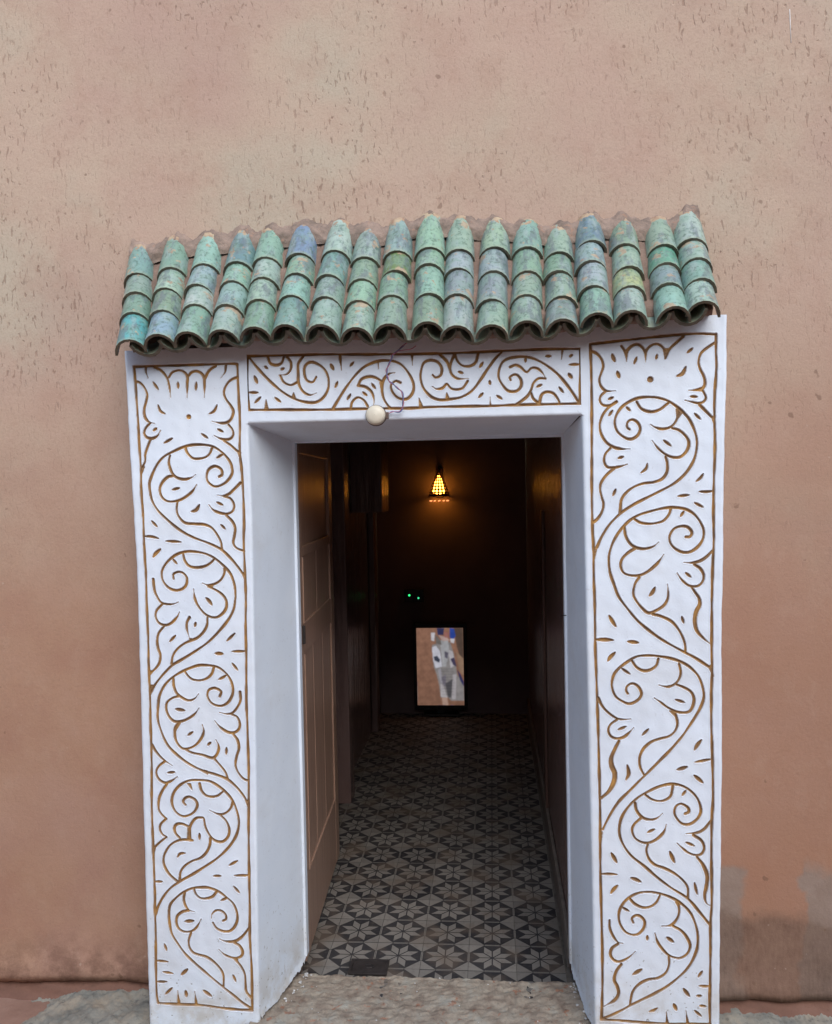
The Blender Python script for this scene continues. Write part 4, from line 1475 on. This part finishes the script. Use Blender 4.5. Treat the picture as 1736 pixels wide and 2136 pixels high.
def star_tile():
    bm = bmesh.new()
    h = 0.5 - 0.006
    box_bm(bm, -h, h, -h, h, -0.06, 0.0, 0.006, 0)
    def poly(pts, z=0.006):
        vs = [bm.verts.new((p[0] / 2, p[1] / 2, z)) for p in pts]
        f = bm.faces.new(vs)
        f.material_index = 1
        f.normal_update()
        if f.normal.z < 0:
            f.normal_flip()
    a = 0.53
    c = math.cos(math.radians(45)) * a
    gap = 0.035
    for k in range(8):
        ang = math.radians(45 * k)
        R = Matrix.Rotation(ang, 2)
        q = [Vector((0.0, 0.0)), Vector((a, 0)), Vector((a + c, c)), Vector((c, c))]
        cen = sum(q, Vector((0, 0))) / 4
        q = [cen + (p - cen) * 0.85 for p in q]
        poly([R @ p for p in q])
    for k in range(4):
        R = Matrix.Rotation(math.radians(90 * k), 2)
        e = 0.985
        poly([R @ Vector(p) for p in ((e, -0.335), (e, 0.335), (e - 0.035, 0.30), (e - 0.035, -0.30))])
        poly([R @ Vector(p) for p in ((e, 0.34), (e, e), (0.34, e))])
    bmesh.ops.recalc_face_normals(bm, faces=[f for f in bm.faces if f.material_index == 0])
    me = bpy.data.meshes.new('floor_tile')
    bm.to_mesh(me)
    bm.free()
    me.materials.append(M['t_dark'])
    me.materials.append(M['t_light'])
    return me


ME_TILE = star_tile()
ME_TILE.transform(Matrix.Diagonal((TP, TP, TP * 0.35, 1)))
for r_ in range(-1, 20):
    for c_ in range(-4, 3):
        x = -0.177 + 0.1535 * c_
        y = 0.379 + TP * r_
        if y > CY1 - 0.02 or x < CX0 - 0.06 or x > CX1 + 0.05:
            continue
        o = bpy.data.objects.new('floor_tile', ME_TILE)
        COL.objects.link(o)
        o.parent = floor
        o.location = (x, y, random.uniform(-0.0006, 0.0006))
        o.rotation_euler = (random.uniform(-0.004, 0.004), random.uniform(-0.004, 0.004), random.choice((0, 1, 2, 3)) * math.pi / 2)

# drain cover let into the floor beside the door leaf
drain = empty('drain_cover', (-0.416, 0.296, 0.004), 'small dark square drain cover in the tiled floor beside the threshold', 'drain cover')
bm = bmesh.new()
for (x0, x1, y0, y1) in ((-0.062, 0.062, 0.034, 0.042), (-0.062, 0.062, -0.042, -0.034), (-0.062, -0.053, -0.034, 0.034), (0.053, 0.062, -0.034, 0.034)):
    box_bm(bm, x0, x1, y0, y1, 0, 0.006, 0.001)
link('rim', bm_mesh('rim', bm), M['iron'], drain)
box('plate', -0.0525, 0.0525, -0.0335, 0.0335, 0.0, 0.0035, M['iron'], drain, 0.001)
tube('lifting_ring', [(0.014 * math.cos(a), 0.010 * math.sin(a), 0.0055) for a in np.linspace(0, 2 * math.pi, 17)], 0.0016, M['iron'], drain)

# ------------------------------------------------------------------ open door leaf
door = empty('open_door_leaf', (-0.618, 0.307, 0.012), 'brown wooden door leaf standing open against the left of the corridor', 'door')
door.rotation_euler = (0, 0, math.radians(2.7))
DH, DL, DT = 1.80, 0.82, 0.034
# local: y along the leaf, x thickness (0 = face towards the corridor)
for a in ((-DT, 0, 0.0, 0.085, 0, DH), (-DT, 0, DL - 0.085, DL, 0, DH)):
    box('stile', *a, M['wood'], door, 0.003)
for a in ((-DT + 0.001, -0.001, 0.0855, DL - 0.0855, DH - 0.16, DH - 0.001), (-DT + 0.001, -0.001, 0.0855, DL - 0.0855, 0.001, 0.26), (-DT + 0.001, -0.001, 0.0855, DL - 0.0855, 0.98, 1.08)):
    box('rail', *a, M['wood'], door, 0.003)
npk = 6
w_ = (DL - 0.172) / npk
for k in range(npk):
    y0 = 0.086 + k * w_
    box('plank', -DT + 0.008, -0.006 + random.uniform(-0.0006, 0.0006), y0 + 0.0004, y0 + w_ - 0.0004, 0.2605, 0.9795, M['wood'], door, 0.0006)
for k in range(npk):
    y0 = 0.086 + k * w_
    box('plank', -DT + 0.008, -0.006 + random.uniform(-0.0006, 0.0006), y0 + 0.0004, y0 + w_ - 0.0004, 1.0805, 1.30, M['wood'], door, 0.0006)
box('rail', -DT + 0.001, -0.001, 0.0855, DL - 0.0855, 1.3005, 1.335, M['wood'], door, 0.003)
box('upper_panel', -DT + 0.012, -0.010, 0.0865, DL - 0.0865, 1.336, DH - 0.161, M['wood'], door)
for (y0, y1, z0, z1) in ((0.0856, 0.097, 0.261, 0.979), (0.0856, 0.097, 1.081, 1.30)):
    box('moulding', -0.0045, 0.003, y0, y1, z0, z1, M['wood'], door, 0.003)
box('bolt', 0.0005, 0.010, 0.05, 0.060, 1.02, 1.08, M['iron'], door, 0.002)
for hz_ in (0.25, 1.0, 1.6):
    box('hinge', -DT + 0.004, -0.004, -0.010, -0.0005, hz_, hz_ + 0.09, M['iron'], door, 0.001)

# ------------------------------------------------------------------ wall lantern at the end of the corridor
lamp = empty('wall_lantern', (-0.345, CY1 - 0.075, 1.43), 'lit pierced metal cone lantern glowing yellow on the end wall of the corridor', 'lantern')
box('back_plate', -0.022, 0.022, 0.060, 0.0735, 0.03, 0.22, M['brass'], lamp, 0.003)
box('bracket', -0.006, 0.006, 0.0, 0.0598, 0.196, 0.206, M['brass'], lamp, 0.001)
lathe('bulb', [(0.0005, 0.050), (0.036, 0.056), (0.044, 0.072), (0.038, 0.098), (0.028, 0.125), (0.017, 0.150), (0.009, 0.172), (0.0005, 0.178)], 16, M['bulb'], lamp)
bm = bmesh.new()
prof = [(0.066, 0.045), (0.062, 0.062), (0.056, 0.082), (0.049, 0.102), (0.042, 0.122), (0.034, 0.142), (0.026, 0.160), (0.018, 0.178), (0.009, 0.200)]
NS = 16
def ringpt(r, h, k):
    a = 2 * math.pi * k / NS
    return Vector((r * math.cos(a), r * math.sin(a), h))
def bar(p, q, w):
    d = (q - p)
    if d.length < 1e-6:
        return
    s_ = d.cross(Vector((p.x, p.y, 0.0)).normalized() if Vector((p.x, p.y, 0)).length > 1e-6 else Vector((1, 0, 0))).normalized() * w
    n_ = s_.cross(d).normalized() * 0.0012
    vs = [bm.verts.new(c) for c in (p - s_ - n_, p + s_ - n_, q + s_ - n_, q - s_ - n_, p - s_ + n_, p + s_ + n_, q + s_ + n_, q - s_ + n_)]
    for f in ((0, 1, 2, 3), (7, 6, 5, 4), (0, 4, 5, 1), (1, 5, 6, 2), (2, 6, 7, 3), (3, 7, 4, 0)):
        bm.faces.new([vs[i] for i in f])
for j, (r, h) in enumerate(prof):
    for k in range(NS):
        bar(ringpt(r, h, k), ringpt(r, h, k + 1), 0.0044 if j else 0.006)
        if j < len(prof) - 1:
            r2, h2 = prof[j + 1]
            bar(ringpt(r, h, k), ringpt(r2, h2, k), 0.0040 * (r / 0.066) + 0.0010)
link('pierced_shade', bm_mesh('pierced_shade', bm), M['brass'], lamp)
lathe('finial', [(0.010, 0.198), (0.011, 0.206), (0.004, 0.212), (0.007, 0.219), (0.0005, 0.236)], 12, M['brass'], lamp)
lathe('bottom_ring', [(0.070, 0.036), (0.072, 0.044), (0.066, 0.046), (0.064, 0.038), (0.070, 0.036)], 24, M['brass'], lamp)
for k in range(12):
    a = 2 * math.pi * k / 12
    bm = bmesh.new()
    bmesh.ops.create_icosphere(bm, subdivisions=1, radius=0.0052)
    o = link('bead', bm_mesh('bead', bm), M['bead'], lamp, True)
    o.location = (0.060 * math.cos(a), 0.060 * math.sin(a), 0.006)
    o2 = tube('bead_wire', [(0, 0, 0.005), (0.002, 0, 0.016), (0, 0, 0.030)], 0.0008, M['brass'], lamp, 4)
    o2.location = o.location

# ------------------------------------------------------------------ lit upright screen standing at the end of the corridor
scr = empty('display_screen', (-0.36, CY1 - 0.07, 0.0), 'bright upright screen in a black frame at the far end of the dark corridor', 'screen')
SW, SH, SZ = 0.312, 0.518, 0.072


def screen_pic():
    nx_, nz_ = 120, 200
    u = (np.arange(nx_) + 0.5) / nx_
    v = (np.arange(nz_) + 0.5) / nz_          # v downwards
    U, V = np.meshgrid(u, v)
    col = np.zeros((nz_, nx_, 3))
    n = 0.5 + 0.5 * wav(U * 1.2, V * 2.2, 4.2, 3) * 0.6
    n2 = rng.uniform(0, 1, U.shape)
    ground_c = np.stack([0.25 + 0.09 * n, 0.125 + 0.05 * n, 0.085 + 0.03 * n], -1) * (0.86 + 0.14 * n2[..., None])
    ground_c *= (1.12 - 0.25 * V)[..., None]
    col[:] = ground_c

    def blob(poly, c, jit=0.04):
        P = np.array(poly, float)
        inside = np.zeros(U.shape, bool)
        j = len(P) - 1
        for i in range(len(P)):
            xi, yi = P[i]
            xj, yj = P[j]
            cond = ((yi > V) != (yj > V)) & (U < (xj - xi) * (V - yi) / (yj - yi + 1e-9) + xi)
            inside ^= cond
            j = i
        cc = np.array(c) * (1 - jit + 2 * jit * n2[..., None])
        col[inside] = cc[inside]

    blob([(0.80, 0.0), (1.0, 0.0), (1.0, 0.42), (0.92, 0.36), (0.86, 0.24)], (0.10, 0.065, 0.05))
    blob([(0.84, 0.30), (1.0, 0.40), (1.0, 0.62), (0.90, 0.55)], (0.30, 0.19, 0.13))
    blob([(0.33, 0.22), (0.46, 0.20), (0.56, 0.22), (0.72, 0.18), (0.80, 0.34), (0.86, 0.60), (1.0, 0.74), (1.0, 0.94), (0.72, 0.94), (0.66, 0.9), (0.50, 0.9), (0.47, 0.74), (0.42, 0.6), (0.36, 0.5)], (0.27, 0.25, 0.25))
    blob([(0.33, 0.25), (0.42, 0.23), (0.50, 0.30), (0.54, 0.50), (0.40, 0.52), (0.35, 0.42)], (0.60, 0.60, 0.68))
    blob([(0.36, 0.37), (0.44, 0.36), (0.50, 0.41), (0.48, 0.45), (0.38, 0.42)], (0.05, 0.06, 0.09))
    blob([(0.51, 0.16), (0.68, 0.14), (0.70, 0.32), (0.62, 0.50), (0.55, 0.50)], (0.40, 0.40, 0.42))
    blob([(0.68, 0.28), (0.77, 0.30), (0.82, 0.48), (0.72, 0.52)], (0.50, 0.47, 0.50))
    blob([(0.72, 0.40), (0.80, 0.38), (0.85, 0.50), (0.78, 0.48)], (0.06, 0.05, 0.10))
    blob([(0.60, 0.30), (0.68, 0.32), (0.66, 0.40), (0.60, 0.38)], (0.12, 0.11, 0.15))
    blob([(0.32, 0.06), (0.40, 0.06), (0.38, 0.17), (0.32, 0.16)], (0.62, 0.60, 0.64))
    blob([(0.40, 0.08), (0.52, 0.16), (0.54, 0.22), (0.42, 0.2)], (0.17, 0.15, 0.14))
    blob([(0.44, 0.0), (0.60, 0.0), (0.58, 0.09), (0.46, 0.09)], (0.04, 0.04, 0.11))
    blob([(0.47, 0.09), (0.64, 0.12), (0.72, 0.16), (0.56, 0.17)], (0.50, 0.36, 0.33))
    blob([(0.60, 0.05), (0.70, 0.06), (0.68, 0.13), (0.60, 0.12)], (0.35, 0.15, 0.13))
    blob([(0.72, 0.0), (0.81, 0.01), (0.84, 0.10), (0.80, 0.15), (0.72, 0.13)], (0.03, 0.07, 0.34))
    blob([(0.72, 0.14), (0.82, 0.14), (0.80, 0.20), (0.74, 0.19)], (0.62, 0.60, 0.64))
    blob([(0.45, 0.54), (0.51, 0.52), (0.56, 0.72), (0.50, 0.72)], (0.38, 0.36, 0.40))
    blob([(0.52, 0.64), (0.62, 0.60), (0.62, 0.76), (0.56, 0.74)], (0.20, 0.18, 0.22))
    blob([(0.50, 0.72), (0.56, 0.74), (0.64, 0.90), (0.50, 0.89)], (0.48, 0.45, 0.47))
    blob([(0.60, 0.72), (0.76, 0.66), (0.72, 0.90), (0.66, 0.90)], (0.10, 0.095, 0.105))
    blob([(0.76, 0.60), (0.84, 0.60), (0.82, 0.92), (0.74, 0.92)], (0.44, 0.41, 0.43))
    blob([(0.86, 0.54), (0.93, 0.60), (1.0, 0.70), (1.0, 0.76), (0.92, 0.68)], (0.04, 0.04, 0.12))
    blob([(0.52, 0.9), (0.64, 0.9), (0.66, 1.0), (0.54, 1.0)], (0.45, 0.30, 0.24))
    m1 = 0.5 + 0.5 * np.clip(wav(U * 0.6, V, 9.0, 11), -1, 1)
    m2 = 0.5 + 0.5 * np.clip(wav(U * 0.6, V, 19.0, 21), -1, 1)
    col *= (0.80 + 0.22 * m1 + 0.22 * m2 * n2)[..., None]
    # ribs of the striped cloth
    st = (0.5 + 0.5 * np.sin(V * 170)) * (U > 0.52) * (U < 0.78) * (V > 0.52) * (V < 0.88)
    col *= (1 - 0.22 * st)[..., None]
    # soften
    k = np.array([0.25, 0.5, 0.25])
    for _ in range(3):
        col = sum(w_ * np.roll(col, s_, 0) for w_, s_ in zip(k, (-1, 0, 1)))
        col = sum(w_ * np.roll(col, s_, 1) for w_, s_ in zip(k, (-1, 0, 1)))
    xe = np.linspace(-SW / 2, SW / 2, nx_ + 1)
    ze = np.linspace(SZ + SH, SZ, nz_ + 1)
    Xe, Ze = np.meshgrid(xe, ze)
    me = grid_mesh('picture', np.stack([Xe, np.full_like(Xe, -0.0005), Ze], -1))
    at = me.attributes.new('pic', 'FLOAT_COLOR', 'FACE')
    at.data.foreach_set('color', np.concatenate([col, np.ones(col.shape[:2] + (1,))], -1).astype(np.float32).ravel())
    return me


m_, nt_, b_ = new_mat('screen_picture')
a_ = nt_.nodes.new('ShaderNodeAttribute')
a_.attribute_name = 'pic'
nt_.links.new(a_.outputs['Color'], b_.inputs['Emission Color'])
b_.inputs['Base Color'].default_value = (0.01, 0.01, 0.01, 1)
b_.inputs['Emission Strength'].default_value = 0.45
m_.cycles.emission_sampling = 'NONE'
b_.inputs['Roughness'].default_value = 0.4
link('picture', screen_pic(), m_, scr)
box('screen_housing', -SW / 2 - 0.022, SW / 2 + 0.022, 0.0, 0.045, SZ - 0.03, SZ + SH + 0.028, M['black'], scr, 0.003)
for a in ((-SW / 2 - 0.022, -SW / 2 - 0.001, SZ - 0.03, SZ + SH + 0.028), (SW / 2 + 0.001, SW / 2 + 0.022, SZ - 0.03, SZ + SH + 0.028)):
    box('bezel', a[0], a[1], -0.006, -0.0002, a[2], a[3], M['black'], scr, 0.001)
for a in ((SZ - 0.03, SZ - 0.001), (SZ + SH + 0.001, SZ + SH + 0.028)):
    box('bezel', -SW / 2 - 0.0008, SW / 2 + 0.0008, -0.006, -0.0002, a[0], a[1], M['black'], scr, 0.001)
box('foot', -0.12, 0.12, -0.03, 0.044, 0.004, 0.016, M['black'], scr, 0.003)
box('neck', -0.03, 0.03, 0.012, 0.035, 0.0165, SZ - 0.0305, M['black'], scr, 0.001)

# ------------------------------------------------------------------ small box with two green lights on the end wall
dev = empty('wall_device', (-0.53, CY1 - 0.001, 0.76), 'small black box with two tiny green lights on the end wall', 'device')
box('casing', -0.065, 0.065, -0.040, 0.0, 0.0, 0.085, M['black'], dev, 0.004)
for (x, z, m_led) in ((-0.030, 0.046, M['led']), (0.031, 0.027, M['led2'])):
    bm = bmesh.new()
    bmesh.ops.create_uvsphere(bm, u_segments=8, v_segments=6, radius=0.0065)
    o = link('indicator_light', bm_mesh('indicator_light', bm), m_led, dev, True)
    o.location = (x, -0.041, z)

# ------------------------------------------------------------------ doorbell and its loose wire
bell = empty('doorbell', (-0.3157, 0.0, 1.7365), 'round ivory doorbell button hanging at the lower edge of the lintel', 'doorbell')
lathe('cover', [(0.0272, 0.006), (0.0275, 0.014), (0.0262, 0.022), (0.022, 0.0275), (0.014, 0.0305), (0.0005, 0.0315)], 36, M['ivory'], bell, 'Y')
lathe('base', [(0.0005, -0.004), (0.029, -0.004), (0.0295, 0.005), (0.028, 0.0065), (0.0005, 0.0065)], 36, M['brownp'], bell, 'Y')
box('terminal', 0.0275, 0.036, -0.012, -0.002, -0.010, 0.008, M['brownp'], bell, 0.001)
WIRE = [(-0.2795, 1.7415), (-0.2683, 1.7454), (-0.2503, 1.7442), (-0.2418, 1.7515), (-0.238, 1.7679), (-0.2395, 1.7954), (-0.2517, 1.8081), (-0.2639, 1.8194),
        (-0.2749, 1.828), (-0.2801, 1.8433), (-0.2811, 1.8598), (-0.2753, 1.8733), (-0.268, 1.8895), (-0.265, 1.9004), (-0.2538, 1.9069), (-0.2397, 1.9187), (-0.2257, 1.9292), (-0.2117, 1.9369)]
Wp = np.array([(x + 0.3157, -0.008 - 0.014 * math.sin(i / 17 * math.pi) - 0.022 * max(0, (i - 13) / 4), z - 1.7365) for i, (x, z) in enumerate(WIRE)])
Wc = catmull(Wp, 0.003)
tw = np.arange(len(Wc)) * 0.42
rad = 0.0015
tube('wire', Wc + np.stack([np.cos(tw) * rad, np.sin(tw) * rad, np.sin(tw) * rad * 0.6], -1), 0.0016, M['wire_b'], bell, 5)
tube('wire', Wc - np.stack([np.cos(tw) * rad, np.sin(tw) * rad, np.sin(tw) * rad * 0.6], -1), 0.0014, M['wire_r'], bell, 5)
tube('wire', catmull(np.array([Wc[-18], Wc[-14] + (0.012, -0.004, -0.006), Wc[-6] + (0.012, -0.004, -0.018), Wc[-4] + (0.02, 0.0, -0.012)]), 0.003), 0.0014, M['wire_r'], bell, 5)

# ------------------------------------------------------------------ crumbs of white plaster on the threshold
bm = bmesh.new()
for k in range(62):
    if k < 44:
        sx = random.choice((-1, 1))
        t_ = min(1.0, abs(random.gauss(0, 0.35)))
        y = 0.245 - 0.24 * t_
        x = (-0.612 - 0.06 * t_ + abs(random.gauss(0, 0.018))) if sx < 0 else (0.224 + 0.028 * t_ - abs(random.gauss(0, 0.012)))
        s_ = random.uniform(0.0010, 0.0046)
    else:
        x, y, s_ = random.uniform(-0.64, 0.24), random.uniform(-0.2, 0.245), random.uniform(0.001, 0.0026)
    r = bmesh.ops.create_icosphere(bm, subdivisions=1, radius=s_)
    for v_ in r['verts']:
        v_.co = Vector((v_.co.x * random.uniform(0.7, 1.6), v_.co.y * random.uniform(0.7, 1.6), v_.co.z * random.uniform(0.5, 1.0)))
        v_.co += Vector((x, y, 0.0095 - 0.05 * max(0, (0.02 - y) / 0.45) ** 1.2))
crumbs = link('plaster_crumbs', bm_mesh('plaster_crumbs', bm), M['crumb'])
crumbs['kind'] = 'stuff'
crumbs['label'] = 'scattered white plaster crumbs on the threshold'
crumbs['category'] = 'crumbs'
